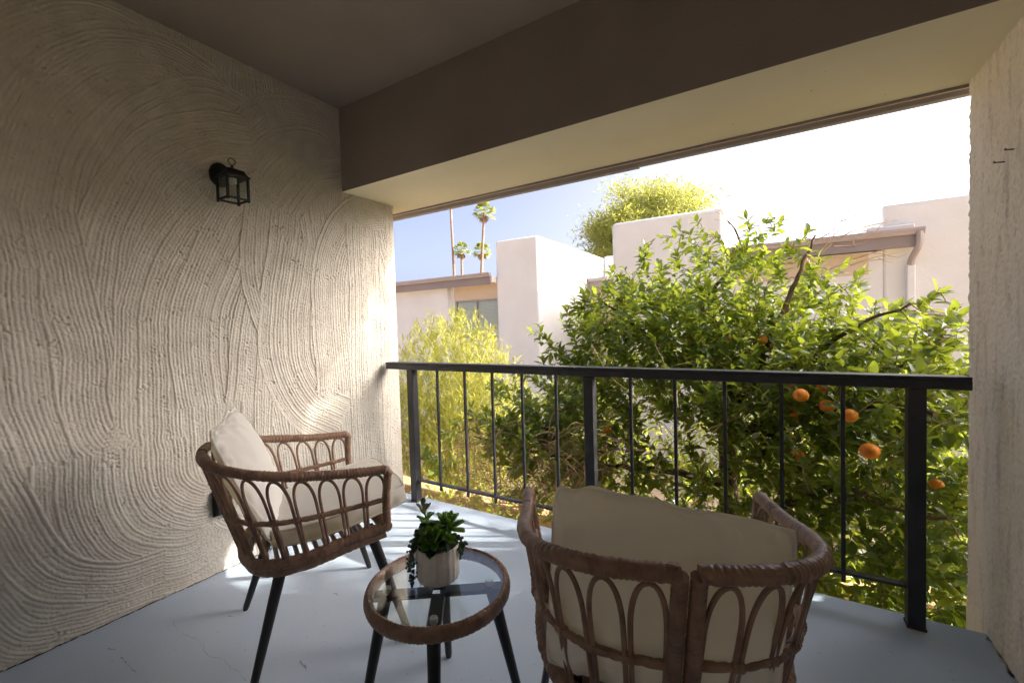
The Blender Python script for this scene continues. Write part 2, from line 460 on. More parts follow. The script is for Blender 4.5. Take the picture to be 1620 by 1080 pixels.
# strokes on the left wall: (path of (y, z) points, half width)
def wall_pt(px, py):
    d = ray(px, py); q = EYE + d * (XL / d[0]); return (q[1], q[2])
rs = random.Random(5)
st = []
for c in range(10):                                   # a first coat drawn down in long shallow arcs
    y = -0.35 + c * 0.28
    st.append(([(y + rs.uniform(-.1, .1), -0.2), (y + rs.uniform(-.1, .1), 0.6), (y + rs.uniform(-.1, .1), 1.3), (y + rs.uniform(-.1, .1), 2.0), (y + rs.uniform(-.1, .1), 2.7)], 0.20))
for c in range(5):                                    # hoops near the ceiling and swirls out of view behind
    y = -0.3 + c * 0.58; z = rs.uniform(2.05, 2.3)
    st.append(([(y - 0.22, z - 0.5), (y - 0.2, z - 0.15), (y, z + 0.02), (y + 0.2, z - 0.1), (y + 0.26, z - 0.4)], 0.16))
for y, z in ((-0.1, 1.0), (0.05, 0.5), (-0.2, 1.7)):
    st.append(([(y - 0.2, z + 0.5), (y - 0.22, z + 0.1), (y - 0.1, z - 0.2), (y + 0.15, z - 0.25), (y + 0.3, z - 0.1)], 0.17))
for path, hw in (
        ([(-60, 260), (0, 130), (80, 60), (170, 50), (250, 90)], 0.16), ([(20, 420), (40, 280), (90, 170), (170, 110), (260, 110), (330, 150)], 0.16),
        ([(170, 400), (190, 280), (250, 200), (330, 170), (400, 200)], 0.13), ([(330, 360), (370, 260), (430, 200), (500, 200), (545, 240)], 0.14),
        ([(420, 420), (440, 330), (490, 270), (545, 260)], 0.13),
        ([(180, 760), (196, 600), (180, 470), (200, 360), (250, 270), (330, 230), (400, 235)], 0.15), ([(250, 720), (245, 600), (250, 480), (290, 380), (340, 320)], 0.14),
        ([(355, 700), (330, 600), (330, 500), (355, 420), (395, 345), (440, 310)], 0.15), ([(395, 700), (400, 560), (420, 450), (440, 380)], 0.12),
        ([(430, 330), (425, 430), (450, 520), (500, 560), (540, 560)], 0.14), ([(470, 380), (455, 480), (455, 570), (490, 640), (540, 665)], 0.15),
        ([(530, 620), (520, 480), (530, 390), (560, 345), (610, 335)], 0.12), ([(575, 360), (578, 480), (580, 600), (585, 720), (590, 800)], 0.13),
        ([(620, 340), (622, 480), (626, 620), (632, 800)], 0.07),
        ([(20, 330), (45, 440), (75, 560), (75, 640), (95, 710), (140, 745), (190, 735), (225, 712)], 0.17), ([(-40, 420), (-20, 560), (0, 680), (60, 790), (140, 800)], 0.15),
        ([(140, 720), (145, 800), (180, 860), (240, 880), (310, 870), (360, 830)], 0.16), ([(330, 640), (335, 730), (380, 790), (440, 800), (500, 780)], 0.15),
        ([(250, 700), (262, 770), (310, 800), (350, 790)], 0.10),
        ([(-60, 800), (0, 900), (70, 950), (170, 950), (260, 920)], 0.15), ([(-60, 960), (20, 1020), (110, 1010), (190, 985)], 0.10), ([(430, 860), (500, 830), (560, 800), (610, 790)], 0.08)):
    st.append(([wall_pt(*q) for q in path], hw))
YY, ZZ, H = comb_wall(-0.25, YE, 0.0, ZC, 0.0030, st, 11)
PW = np.stack([XL + H - 0.001, YY, ZZ], -1)
PW[:, 0, 2] -= 0.01
lw = bpy.data.objects.new('wall_left', None); link(lw, kind='structure')
grid_object('stucco_coat', PW[::-1], 'stucco', lw)
MB().box(XL - 0.20, XL - 0.012, YBK - 0.2, YE - 0.002, GZ, 2.9).build('wall_core', 'stucco', lw, smooth=False)
MB().box(XL - 0.012, XL, YBK, -0.25, 0.002, ZC).build('wall_face', 'stucco', lw, smooth=False)

st = []
for c in range(26):
    st.append((1.2 + rs.uniform(-1.6, -0.2) - 0.7, rs.uniform(-0.2, 2.6), 1.0 + rs.uniform(0, 0.9), 2.0 + rs.uniform(0, 0.9), -40, 40, 0.55))
for c in range(10):
    st.append((1.75 + c * 0.05, 2.0 + rs.uniform(-0.6, 0.3), 0.04, 0.4, 0, 180, 0.6))
YY, ZZ, H = comb_wall(1.0, YER, 0.0, ZB + 0.05, 0.004, st, 23, 0.0034)
H += (vnoise(H.shape, (110, 200), 77) - 0.5) * 0.006
yedge = (vnoise((1, H.shape[1]), (1, 60), 31)[0] - 0.5) * 0.007
PW = np.stack([XR - H + 0.001, YY, ZZ], -1)
PW[-1, :, 0] += 0.02
yedge = yedge + (vnoise((1, H.shape[1]), (1, 13), 35)[0] - 0.5) * 0.012
PW[-6:, :, 1] += yedge[None] * np.linspace(0, 1, 6)[:, None]
PW[-4:, :, 0] += np.array([0.001, 0.003, 0.007, 0.012])[:, None]
PW[:, 0, 2] -= 0.01
PW[YY[:, 0] > YS - 0.01, 0, 2] -= 0.6
rw = bpy.data.objects.new('wall_right', None); link(rw, kind='structure')
grid_object('stucco_coat', PW, 'stucco_right', rw)
MB().box(XR + 0.012, XR + 0.22, YBK - 0.2, YER - 0.004, GZ, 2.9).build('wall_core', 'stucco_right', rw, smooth=False)
MB().box(XR, XR + 0.012, YBK, 1.0, 0.002, ZC).build('wall_face', 'stucco_right', rw, smooth=False)

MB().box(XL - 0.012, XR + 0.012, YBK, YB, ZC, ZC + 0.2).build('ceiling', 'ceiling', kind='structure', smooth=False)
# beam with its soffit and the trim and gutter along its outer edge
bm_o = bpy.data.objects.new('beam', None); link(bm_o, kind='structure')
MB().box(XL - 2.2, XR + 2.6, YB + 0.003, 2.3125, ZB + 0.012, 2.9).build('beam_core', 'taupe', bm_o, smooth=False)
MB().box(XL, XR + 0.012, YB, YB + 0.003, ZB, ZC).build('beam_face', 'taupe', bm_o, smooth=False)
MB().box(XL - 2.2, XR + 2.6, YB + 0.0032, 2.3125, ZB, ZB + 0.012).build('soffit_board', 'soffit', bm_o, smooth=False)
MB().box(XL - 2.2, XR + 2.6, 2.3125, 2.320, ZB - 0.010, 2.9).build('drip_bead', 'fascia', bm_o, smooth=False)
MB().box(XL - 2.2, XR + 2.6, 2.320, 2.346, ZB - 0.004, 2.85).build('trim_board', 'soffit', bm_o, smooth=False)
MB().box(XL - 2.2, -0.62, 2.346, 2.384, ZB - 0.030, 2.1).build('gutter', 'gutter', bm_o, bevel=0.004)
MB().box(-0.622, XR + 2.6, 2.346, 2.380, ZB - 0.025, 2.1).build('gutter', 'gutter', bm_o, bevel=0.004)
m = MB()
for i in range(26):
    q = ray(*((rnd.gauss(728, 26), rnd.gauss(308, 9)) if i < 16 else (rnd.uniform(700, 1500), rnd.uniform(80, 300)))); q = EYE + q * ((ZB - EYE[2]) / q[2])
    if not (YB + 0.03 < q[1] < 2.28 and XL + 0.05 < q[0] < XR - 0.05): continue
    r = rnd.uniform(0.001, 0.0035)
    m.add([(q[0] + r * math.cos(k), q[1] + r * 0.7 * math.sin(k), ZB - 0.0012) for k in (0, 1.1, 2.3, 3.4, 4.2, 5.3)], [(5, 4, 3, 2, 1, 0)])
m.build('soffit_specks', 'crack', bm_o, smooth=False, kind='stuff')
# back wall of the house with its sliding door behind the camera
bw = bpy.data.objects.new('wall_back', None); link(bw, kind='structure')
MB().box(XL, -1.75, YBK - 0.2, YBK, 0.0, ZC).build('wall_panel', 'stucco', bw, smooth=False)
MB().box(0.1, XR, YBK - 0.2, YBK, 0.0, ZC).build('wall_panel', 'stucco', bw, smooth=False)
MB().box(-1.75, 0.1, YBK - 0.2, YBK, 2.05, ZC).build('wall_panel', 'stucco', bw, smooth=False)
sd = thing('sliding_door', 'sliding glass door in the back wall of the balcony', 'door', (0, YBK, 0))
for x0, x1 in ((-1.745, -0.8), (-0.84, 0.095)):
    fr = MB()
    fr.box(x0, x0 + 0.05, -0.08, -0.04, 0.005, 2.045); fr.box(x1 - 0.05, x1, -0.08, -0.04, 0.005, 2.045)
    fr.box(x0 + 0.05, x1 - 0.05, -0.08, -0.04, 0.005, 0.07); fr.box(x0 + 0.05, x1 - 0.05, -0.08, -0.04, 1.98, 2.045)
    fo = fr.build('sash', 'alu', sd, smooth=False)
    MB().box(x0 + 0.05, x1 - 0.05, -0.064, -0.056, 0.07, 1.98).build('pane', 'pane', fo, smooth=False)
MB().box(XL, XR, YBK - 1.6, YBK - 1.5, 0, 2.4).build('room_wall', 'dark_in', bw, smooth=False)
# cracks in the floor paint, grit along the wall, paint flecks
def floor_pt(px, py):
    d = ray(px, py); return EYE + d * (-EYE[2] / d[2])
def ribbon(pts, w, name, mat, parent):
    p = np.array(pts); p = resample(p, 0.012)
    j = np.array([[rnd.uniform(-.004, .004), rnd.uniform(-.004, .004), 0] for _ in p]); p = p + j
    t = np.gradient(p, axis=0); nrm = np.stack([-t[:, 1], t[:, 0], 0 * t[:, 0]], 1); nrm /= np.linalg.norm(nrm, axis=1)[:, None] + 1e-9
    ww = np.array([w * rnd.uniform(0.1, 1.0) for _ in p])[:, None]
    a = p + nrm * ww; b = p - nrm * ww
    a[:, 2] = b[:, 2] = 0.0012
    m = MB(); n = len(p)
    m.add(np.concatenate([a, b]), [(i, i + 1, n + i + 1, n + i) for i in range(n - 1)])
    return m.build(name, mat, parent, smooth=False)
for pts in ([(272, 982), (290, 1003), (312, 1010), (330, 1036), (352, 1042), (366, 1056), (378, 1062), (390, 1078)],
            [(1475, 1010), (1520, 1030), (1562, 1058), (1600, 1082)], [(795, 845), (770, 858), (745, 872)]):
    ribbon([floor_pt(*q) for q in pts], 0.0008, 'crack', 'scuff', slab)
for pts in ([(192, 1040), (205, 1052), (215, 1062)], [(475, 1045), (485, 1056)], [(170, 1026), (182, 1028)], [(530, 938), (537, 942)], [(362, 974), (368, 976)]):
    ribbon([floor_pt(*q) for q in pts], 0.0028, 'scuff', 'scuff', slab)
m = MB()
for i in range(240):
    y = rnd.uniform(0.1, YS - 0.05)
    w = rnd.uniform(0.003, 0.010); l = rnd.uniform(0.008, 0.035)
    m.add([(XL + 0.001, y, 0.0016), (XL + w + 0.004, y + l * 0.2, 0.0016), (XL + w + 0.003, y + l * 0.8, 0.0016), (XL + 0.001, y + l, 0.0016)], [(0, 1, 2, 3)])
m.build('wall_grit', 'crack', slab, smooth=False, kind='stuff')
m = MB()
for i in range(60):
    y = rnd.gauss(1.9, 0.25)
    if y > YS - 0.05: continue
    w = rnd.uniform(0.004, 0.016); l = rnd.uniform(0.01, 0.03)
    m.add([(XR - 0.001, y, 0.0016), (XR - w - 0.003, y + l * 0.3, 0.0016), (XR - w, y + l * 0.8, 0.0016), (XR - 0.001, y + l, 0.0016)], [(0, 1, 2, 3)])
m.build('wall_flecks', 'chip', slab, smooth=False, kind='stuff')
exec_after = []

# ------------------------------------------------------------------ garden ground
MB().add([(-2500, -600, GZ), (2500, -600, GZ), (2500, 3000, GZ), (-2500, 3000, GZ)], [(0, 1, 2, 3)]).build('ground', 'gravel', smooth=False, kind='structure')
MB().box(-30, 30, 5.0, 6.9, GZ - 0.1, GZ + 0.03).build('path', 'path', kind='structure', smooth=False)
hp = []
for i in range(61):
    x = -1500 + i * 25.0
    h = 40 + 95 * math.exp(-((x + 655) / 60) ** 2) + 8 * math.sin(i * 1.7) + 6 * math.sin(i * 0.6)
    hp.append([(x, 860, -3), (x, 930, h), (x, 1150, -3)])
grid_object('hills', np.array(hp)[:, ::-1], 'hill', kind='structure')
pw = thing('patio_wall', 'low tan stucco garden wall below the balcony, behind the orange tree trunk', 'wall')
MB().box(-9, 9, 4.02, 4.2, GZ, -0.93).build('wall', 'patio', pw, bevel=0.03)
MB().box(-9, 9, 3.99, 4.23, -0.93, -0.88).build('coping', 'patio', pw, bevel=0.015)

# ------------------------------------------------------------------ the townhouses across the garden
def gutter_run(parent, x0, x1, yf, ztop):
    # fascia board, K-shaped gutter in front of it
    MB().box(x0, x1, yf + 0.11, yf + 0.16, ztop - 0.38, ztop - 0.02).build('fascia', 'fascia', parent, smooth=False)
    MB().prism([(yf + 0.11, ztop - 0.13), (yf + 0.045, ztop - 0.13), (yf + 0.02, ztop - 0.07), (yf, ztop - 0.045), (yf, ztop), (yf + 0.11, ztop)], x0 - 0.02, x1 + 0.02).build('gutter', 'gutter', parent, smooth=False)
h1 = thing('townhouse', 'pale stucco townhouse with aluminium window under a mauve gutter', 'building', (0, 0, 0), 0, 'townhouses across the garden')
MB().box(-22, -10.0, 12.0, 19, GZ, 2.6).build('wall', 'bstucco', h1, smooth=False)
# window bay: panel above, jambs, lower wall
MB().box(-10.0, -9.83, 12.17, 12.4, GZ, 2.6).build('wall', 'bstucco', h1, smooth=False)
MB().box(-9.83, -7.9, 12.2, 12.4, 2.1, 2.6).build('panel', 'bstucco2', h1, smooth=False)
MB().box(-9.83, -7.9, 12.2, 12.4, GZ, 0.75).build('panel', 'bstucco', h1, smooth=False)
wd = MB()
for a, b, c, d in ((-9.83, -9.77, 0.75, 2.1), (-7.96, -7.9, 0.75, 2.1), (-8.93, -8.87, 0.8, 2.05), (-9.77, -7.96, 2.04, 2.1), (-9.77, -7.96, 0.75, 0.81)):
    wd.box(a, b, 12.22, 12.3, c, d)
wf = wd.build('window', 'alu', h1, smooth=False)
MB().box(-9.77, -8.93, 12.25, 12.262, 0.81, 2.04).build('pane', 'pane', wf, smooth=False)
MB().box(-8.87, -7.96, 12.25, 12.262, 0.81, 2.04).build('pane', 'pane', wf, smooth=False)
bl = MB()
for k in range(26):
    z = 0.84 + k * 0.046
    bl.add([(-9.76, 12.268, z), (-7.97, 12.268, z), (-7.97, 12.290, z + 0.044), (-9.76, 12.290, z + 0.044)], [(0, 1, 2, 3)])
bl.build('blind', 'blind', wf, smooth=False)
MB().box(-9.9, -7.9, 12.395, 12.6, 0.5, 2.6).build('dark_room', 'dark_in', h1, smooth=False)
MB().box(-22, -7.92, 11.76, 19, 2.6, 2.78).build('roof', 'roofing', h1, smooth=False)
gutter_run(h1, -22, -7.95, 11.6, 2.91)

h2 = thing('townhouse', 'townhouse with tall narrow square stucco tower beside the mauve gutter and window', 'building', (0, 0, 0), 0, 'townhouses across the garden')
MB().box(-7.91, -6.33, 12.0, 18.2, GZ, 3.95).build('tower_wall', 'bstucco', h2, bevel=0.07, seg=3)
MB().box(-6.33, -3.97, 16.5, 18.0, GZ, 2.6).build('wall', 'bstucco2', h2, smooth=False)
MB().box(-6.33, -3.97, 16.2, 18.0, 2.6, 2.80).build('roof', 'roofing', h2, smooth=False)
gutter_run(h2, -6.30, -3.99, 16.04, 2.93)
MB().box(-6.32, -3.0, 18.05, 18.4, GZ, 4.02).build('parapet', 'bstucco', h2, bevel=0.05)

h3 = thing('townhouse', 'wide blank stucco tower rising directly behind the orange tree', 'building', (0, 0, 0), 0, 'townhouses across the garden')
MB().box(-3.96, -1.10, 12.0, 18.0, GZ, 3.95).build('tower_wall', 'bstucco', h3, bevel=0.10, seg=3)

h4 = thing('townhouse', 'pale townhouse with mauve gutter, downspout and higher stucco wall at its end', 'building', (0, 0, 0), 0, 'townhouses across the garden')
MB().box(-1.10, 2.0, 12.45, 18, GZ, 2.55).build('wall', 'bstucco', h4, smooth=False)
MB().box(-0.9, 1.75, 12.43, 12.45, 2.05, 2.52).build('panel', 'bstucco2', h4, smooth=False)
MB().box(2.0, 9.0, 12.47, 18.2, GZ, 3.55).build('end_wall', 'bstucco', h4, bevel=0.07, seg=3)
MB().box(-1.08, 2.62, 12.18, 12.46, 2.6, 2.80).build('roof', 'roofing', h4, smooth=False)
MB().box(-1.08, 1.99, 12.46, 18, 2.6, 2.82).build('roof', 'roofing', h4, smooth=False)
MB().box(1.7, 2.5, 12.3, 12.462, 2.86, 3.05).build('roof_curb', 'roofing', h4, bevel=0.02)
gutter_run(h4, -1.08, 2.58, 12.0, 2.92)
MB().tube(spline([(2.52, 12.06, 2.84), (2.52, 12.07, 2.62), (2.50, 12.13, 2.50), (2.46, 12.33, 2.33), (2.45, 12.39, 2.2)], 6), 0.062, 8, flat=(1, 1.25)).build('downspout_elbow', 'gutter', h4)
MB().box(2.38, 2.52, 12.34, 12.46, GZ, 2.2).build('downspout', 'bstucco', h4, bevel=0.02)

# ------------------------------------------------------------------ leaves
def leaf_template(L=1.0, Wd=0.22, seg=4, fold=0.25, droop=0.18):
    t = np.linspace(0, 1, seg + 1)
    w = Wd * np.sin(np.pi * t ** 0.85) ** 0.8
    w[0] = 0.02; w[-1] = 0.0
    mid = np.stack([0 * t, t * L, -droop * t ** 2], 1)
    l = mid + np.stack([-w, 0 * t, fold * w], 1); r = mid + np.stack([w, 0 * t, fold * w], 1)
    V = np.concatenate([mid, l, r]); n = seg + 1
    Q = []
    for i in range(seg):
        Q.append((i, i + 1, n + i + 1, n + i)); Q.append((i + 1, i, 2 * n + i, 2 * n + i + 1))
    return V, np.array(Q)
def frames(d, up=None, roll=None):
    """rotation matrices whose y axis is d"""
    d = d / (np.linalg.norm(d, axis=1)[:, None] + 1e-9)
    up = np.tile([0, 0, 1.0], (len(d), 1)) if up is None else up
    x = np.cross(d, up); bad = np.linalg.norm(x, axis=1) < 1e-3; x[bad] = [1, 0, 0]
    x /= np.linalg.norm(x, axis=1)[:, None]
    z = np.cross(x, d)
    if roll is not None:
        c, s = np.cos(roll)[:, None], np.sin(roll)[:, None]
        x, z = c * x + s * z, -s * x + c * z
    return np.stack([x, d, z], 2)
def leaf_cloud(name, T, pos, dirs, size, mat, parent, roll=None, kind='stuff', smooth=True):
    V, Q = T
    R = frames(dirs, roll=roll)
    k3 = np.stack([rng.uniform(0.72, 1.2, len(pos)), np.ones(len(pos)), rng.uniform(0.2, 2.0, len(pos))], 1)      # every leaf its own width and curl
    P = np.einsum('nij,nvj->nvi', R, V[None] * k3[:, None]) * size[:, None, None] + pos[:, None]
    k = len(V)
    Qs = (Q[None] + (np.arange(len(pos)) * k)[:, None, None]).reshape(-1, Q.shape[1])
    return quads_object(name, P.reshape(-1, 3), Qs, mat, parent, smooth, kind=kind)
def rand_dirs(n, r=rng):
    v = r.normal(size=(n, 3)); return v / np.linalg.norm(v, axis=1)[:, None]
def tubes_object(name, lines, mat, parent, n=4, kind=None):
    Vs, Qs, off = [], [], 0
    for p, r in lines:
        v, f = tube_mesh(p, r, n)
        Vs.append(v); Qs.append(np.array([q for q in f if len(q) == 4 and not (n == 4 and (q == f[-1] or q == f[-2]))]) + off); off += len(v)
    return quads_object(name, np.concatenate(Vs), np.concatenate(Qs), mat, parent, True, kind=kind)

# sun paths to the balcony floor and left wall; gaps are cut in the crowns along them
SUNV = np.array(SUN)
LIT = np.array([[-1.80, 1.60, 0.0, 0.32], [-1.62, 1.74, 0.0, 0.26], [-1.95, 1.75, 0.0, 0.28], [-1.60, 1.52, 0.0, 0.16], [-1.95, 1.24, 0.0, 0.09], [-2.27, 1.95, 1.22, 0.07], [-2.27, 1.88, 1.10, 0.05], [-2.27, 1.50, 0.64, 0.07], [-1.5, 1.35, 0.50, 0.18]])
def in_beam(P, grow=0.0):
    P = np.asarray(P); hit = np.zeros(len(P), bool)
    for x, y, z, r in LIT:
        d = P - np.array([x, y, z]); t = d @ SUNV
        q = np.linalg.norm(d - t[:, None] * SUNV, axis=1)
        hit |= (q < r + grow) & (t > 0)
    return hit

# ------------------------------------------------------------------ orange tree
base = at(1150, 700, 3.4)
ot = thing('orange_tree', 'orange tree with glossy green leaves and ripe fruit, right outside the railing', 'tree', (base[0], base[1], GZ))
org = np.array([base[0], base[1], GZ])
A = lambda px, py, Y: at(px, py, Y) - org
trunk_pts = spline([(0.02, 0.05, 0), (0.0, 0.03, 0.8), (0.03, 0.0, 1.7), A(1154, 790, 3.4), A(1150, 700, 3.4), A(1140, 668, 3.4)], 8)
MB().tube(trunk_pts, np.linspace(0.085, 0.05, len(trunk_pts)) * (1 + 0.08 * np.sin(np.arange(len(trunk_pts)) * 1.9)), 10).build('trunk', 'bark', ot)
limbs = [
    ([A(1148, 690, 3.4), A(1132, 650, 3.42), A(1112, 605, 3.5), A(1060, 565, 3.35), A(1000, 510, 3.2), A(950, 475, 3.1)], 0.042, 0.006),
    ([A(1146, 684, 3.4), A(1165, 640, 3.35), A(1195, 600, 3.3), A(1228, 520, 3.3), A(1262, 440, 3.4), A(1290, 372, 3.5)], 0.042, 0.005),
    ([A(1156, 700, 3.4), A(1205, 672, 3.3), A(1290, 650, 3.05), A(1390, 640, 2.75), A(1480, 655, 2.5)], 0.040, 0.012),
    ([A(1140, 668, 3.4), A(1155, 580, 3.6), A(1122, 480, 3.6), A(1172, 400, 3.5), A(1150, 348, 3.45)], 0.034, 0.004),
    ([A(1154, 770, 3.4), A(1060, 745, 3.25), A(950, 735, 3.05), A(850, 715, 2.95), A(750, 690, 2.9)], 0.030, 0.006),
    ([A(1156, 800, 3.4), A(1240, 800, 3.0), A(1330, 770, 2.75), A(1400, 800, 2.6), A(1500, 820, 2.5)], 0.030, 0.006),
    ([A(1140, 668, 3.4), A(1090, 600, 4.0), A(1010, 545, 4.3)], 0.030, 0.007),
    ([A(1195, 600, 3.3), A(1270, 570, 3.2), A(1350, 520, 3.0), A(1440, 480, 2.9)], 0.024, 0.005),
    ([A(1156, 840, 3.4), A(1060, 850, 3.0), A(960, 850, 2.7)], 0.026, 0.006),
    ([A(1290, 650, 3.05), A(1390, 590, 3.2), A(1490, 560, 3.3)], 0.022, 0.005),
]
nodes = [trunk_pts[len(trunk_pts) // 2:]]
for pts, r0, r1 in limbs:
    p = spline(pts, 8); p = resample(p, 0.05)
    p[1:-1] += rng.normal(size=(len(p) - 2, 3)) * 0.006
    MB().tube(p, np.linspace(r0, r1, len(p)), 8).build('limb', 'bark', ot)
    nodes.append(p[2:])
nodes = np.concatenate(nodes)
# crown volumes in world space: centre, radii, number of shoots
crown = [((-0.45, 3.40, 1.02), (1.12, 0.85, 0.68), 1250), ((0.46, 3.15, 0.60), (0.82, 0.75, 0.62), 780), ((0.0, 3.05, -0.35), (1.40, 0.72, 0.85), 880),
         ((-1.45, 2.95, 0.40), (0.70, 0.5, 0.50), 340), ((1.05, 2.85, -0.45), (0.95, 0.6, 0.95), 520), ((-1.55, 3.1, -0.2), (0.75, 0.45, 0.5), 60), ((1.75, 2.75, 0.85), (0.72, 0.48, 0.95), 420)]  # last lobe is out of view, added to block sun from the slab edge
tips = []
for c, r, n in crown:
    d = rand_dirs(n); rad = rng.random(n) ** 0.42
    tips.append(np.array(c) + d * rad[:, None] * np.array(r))
# outlying shoots that break the outline
for q in ((1215, 345, 3.4), (1235, 352, 3.4), (1190, 352, 3.5), (1270, 365, 3.4), (1390, 410, 3.1), (1375, 425, 3.1), (1470, 470, 2.8), (1500, 478, 2.7), (1440, 460, 2.9), (1080, 352, 3.3), (1055, 372, 3.3), (1010, 395, 3.2), (920, 480, 3.1), (935, 470, 3.1), (960, 455, 3.1),
          (1030, 385, 3.3), (1105, 360, 3.4), (1130, 372, 3.4), (1250, 385, 3.4), (1290, 395, 3.3), (1330, 400, 3.2), (1355, 405, 3.1), (1410, 440, 3.0), (840, 520, 3.0), (860, 530, 3.0), (880, 545, 3.0), (900, 520, 3.0), (905, 560, 2.9), (860, 575, 2.9), (700, 680, 2.8), (680, 700, 2.8), (720, 660, 2.8), (668, 720, 2.7), (655, 690, 2.8), (740, 650, 2.8), (690, 740, 2.7), (1500, 560, 2.7), (1520, 590, 2.6), (1480, 575, 2.7), (1510, 540, 2.8), (1460, 540, 2.8)):
    tips.append((at(*q) + rng.normal(size=(2, 3)) * 0.03))
tips = np.concatenate(tips)
tips = tips[(tips[:, 1] > 2.28) & (tips[:, 2] > -1.25)]
tips = tips[~in_beam(tips, 0.06)]
twl, leafP, leafD, leafS, leafR = [], [], [], [], []
order = np.argsort(np.min(np.linalg.norm((tips - org)[:, None] - nodes[None, ::4], axis=2), axis=1))
NB = [nodes]
allnodes = nodes.copy()
for oi, i in enumerate(order):
    tip = tips[i] - org
    d = np.linalg.norm(allnodes - tip, axis=1)
    # prefer a node a little lower and nearer to the trunk
    k = int(np.argmin(d + 0.25 * np.clip(allnodes[:, 2] - tip[2] + 0.05, 0, 1)))
    b0 = allnodes[k]
    L = np.linalg.norm(tip - b0)
    sag = np.array([0, 0, -0.10 * L]) + rng.normal(size=3) * 0.05 * L
    p = spline([b0, b0 * 0.62 + tip * 0.38 + sag, b0 * 0.28 + tip * 0.72 + sag * 0.8 + rng.normal(size=3) * 0.03 * L, tip], 3)
    p = p + rng.normal(size=p.shape) * 0.004
    p[0] = b0
    r0 = min(0.007, 0.0022 + 0.006 * L)
    twl.append((p, np.linspace(r0, 0.0012, len(p))))
    allnodes = np.concatenate([allnodes, p[2::3]])
    # leaves on the last stretch
    w = tip + org
    n = rng.integers(8, 14)
    ax = p[-1] - p[-4]; ax /= np.linalg.norm(ax) + 1e-9
    out = (w - np.array([-0.1, 3.2, 0.0])); out /= np.linalg.norm(out)
    ax = ax * 0.7 + out * 0.35 + np.array([0, 0, 0.35]); ax /= np.linalg.norm(ax)
    ss = 0.052 + 0.026 * rng.random()
    for j in range(n):
        t = j / n
        pos = w - ax * 0.15 * (1 - t)
        ang = j * 2.4 + rng.random()
        u = np.cross(ax, [0.3, 0.2, 1]); u /= np.linalg.norm(u); v = np.cross(ax, u)
        side = math.cos(ang) * u + math.sin(ang) * v
        dd = ax * (0.35 + 0.75 * t) + side * (1.0 - 0.5 * t) + rng.normal(size=3) * 0.22 + np.array([0, 0, -0.12])
        leafP.append(pos); leafD.append(dd); leafS.append(ss * rng.uniform(0.75, 1.2)); leafR.append(rng.normal() * 0.5)
leafP = np.array(leafP); leafD = np.array(leafD); leafS = np.array(leafS); leafR = np.array(leafR)
tubes_object('twigs', twl, 'twig', ot, 4, 'stuff')
# bare dead twigs: the tangle low on the left, and bare tips over the crown
dt = []
for i in range(620):
    c = at(rng.uniform(720, 960), rng.uniform(670, 815), rng.uniform(2.5, 3.3)) - org
    d = rand_dirs(1)[0] * np.array([1, 0.6, 0.55]) + np.array([-0.45, -0.1, -0.15])
    L = rng.uniform(0.12, 0.5); d /= np.linalg.norm(d)
    p = spline([c - d * L / 2, c + rng.normal(size=3) * 0.05 * L + np.array([0, 0, 0.1 * L]), c + d * L / 2 + np.array([0, 0, -0.12 * L])], 4)
    dt.append((p, np.linspace(rng.uniform(0.0020, 0.0048), 0.0011, len(p))))
for i in range(260):
    c = at(rng.uniform(960, 1500), rng.uniform(560, 900), rng.uniform(2.5, 3.6)) - org
    d = rand_dirs(1)[0]; L = rng.uniform(0.15, 0.45)
    p = spline([c - d * L / 2, c + rng.normal(size=3) * 0.09 * L, c + d * L / 2], 4)
    dt.append((p, np.linspace(rng.uniform(0.0014, 0.003), 0.0008, len(p))))
for (x0, y0, x1, y1, Y) in ((1290, 380, 1355, 318, 3.4), (1300, 395, 1340, 345, 3.4), (1330, 350, 1370, 335, 3.4), (1330, 375, 1420, 348, 3.2), (1320, 390, 1400, 365, 3.2), (1160, 360, 1135, 318, 3.45), (1162, 370, 1140, 335, 3.45), (1440, 480, 1500, 500, 2.9), (1430, 490, 1495, 500, 2.9), (1450, 560, 1510, 530, 2.8), (1300, 400, 1320, 350, 3.4), (1345, 420, 1420, 400, 3.2), (1350, 410, 1425, 385, 3.2)):
    a, b = A(x0, y0, Y), A(x1, y1, Y)
    p = spline([a, (a + b) / 2 + rng.normal(size=3) * 0.02, b], 5)
    dt.append((p, np.linspace(0.0035, 0.001, len(p))))
    for t in (0.4, 0.6, 0.8):
        q = a + (b - a) * t
        e = q + (b - a) * 0.22 + rng.normal(size=3) * 0.045
        dt.append((np.array([q, (q + e) / 2 + rng.normal(size=3) * 0.006, e]), np.array([0.002, 0.0014, 0.0008])))
tubes_object('dry_twigs', dt, 'drytwig', ot, 4, 'stuff')
T_citrus = leaf_template(1.0, 0.235, 4, 0.30, 0.22)
keep = (~in_beam(leafP, 0.05) | (rng.random(len(leafP)) < 0.20)) & (leafP[:, 1] > 2.19)
leafP, leafD, leafS, leafR = leafP[keep], leafD[keep], leafS[keep], leafR[keep]
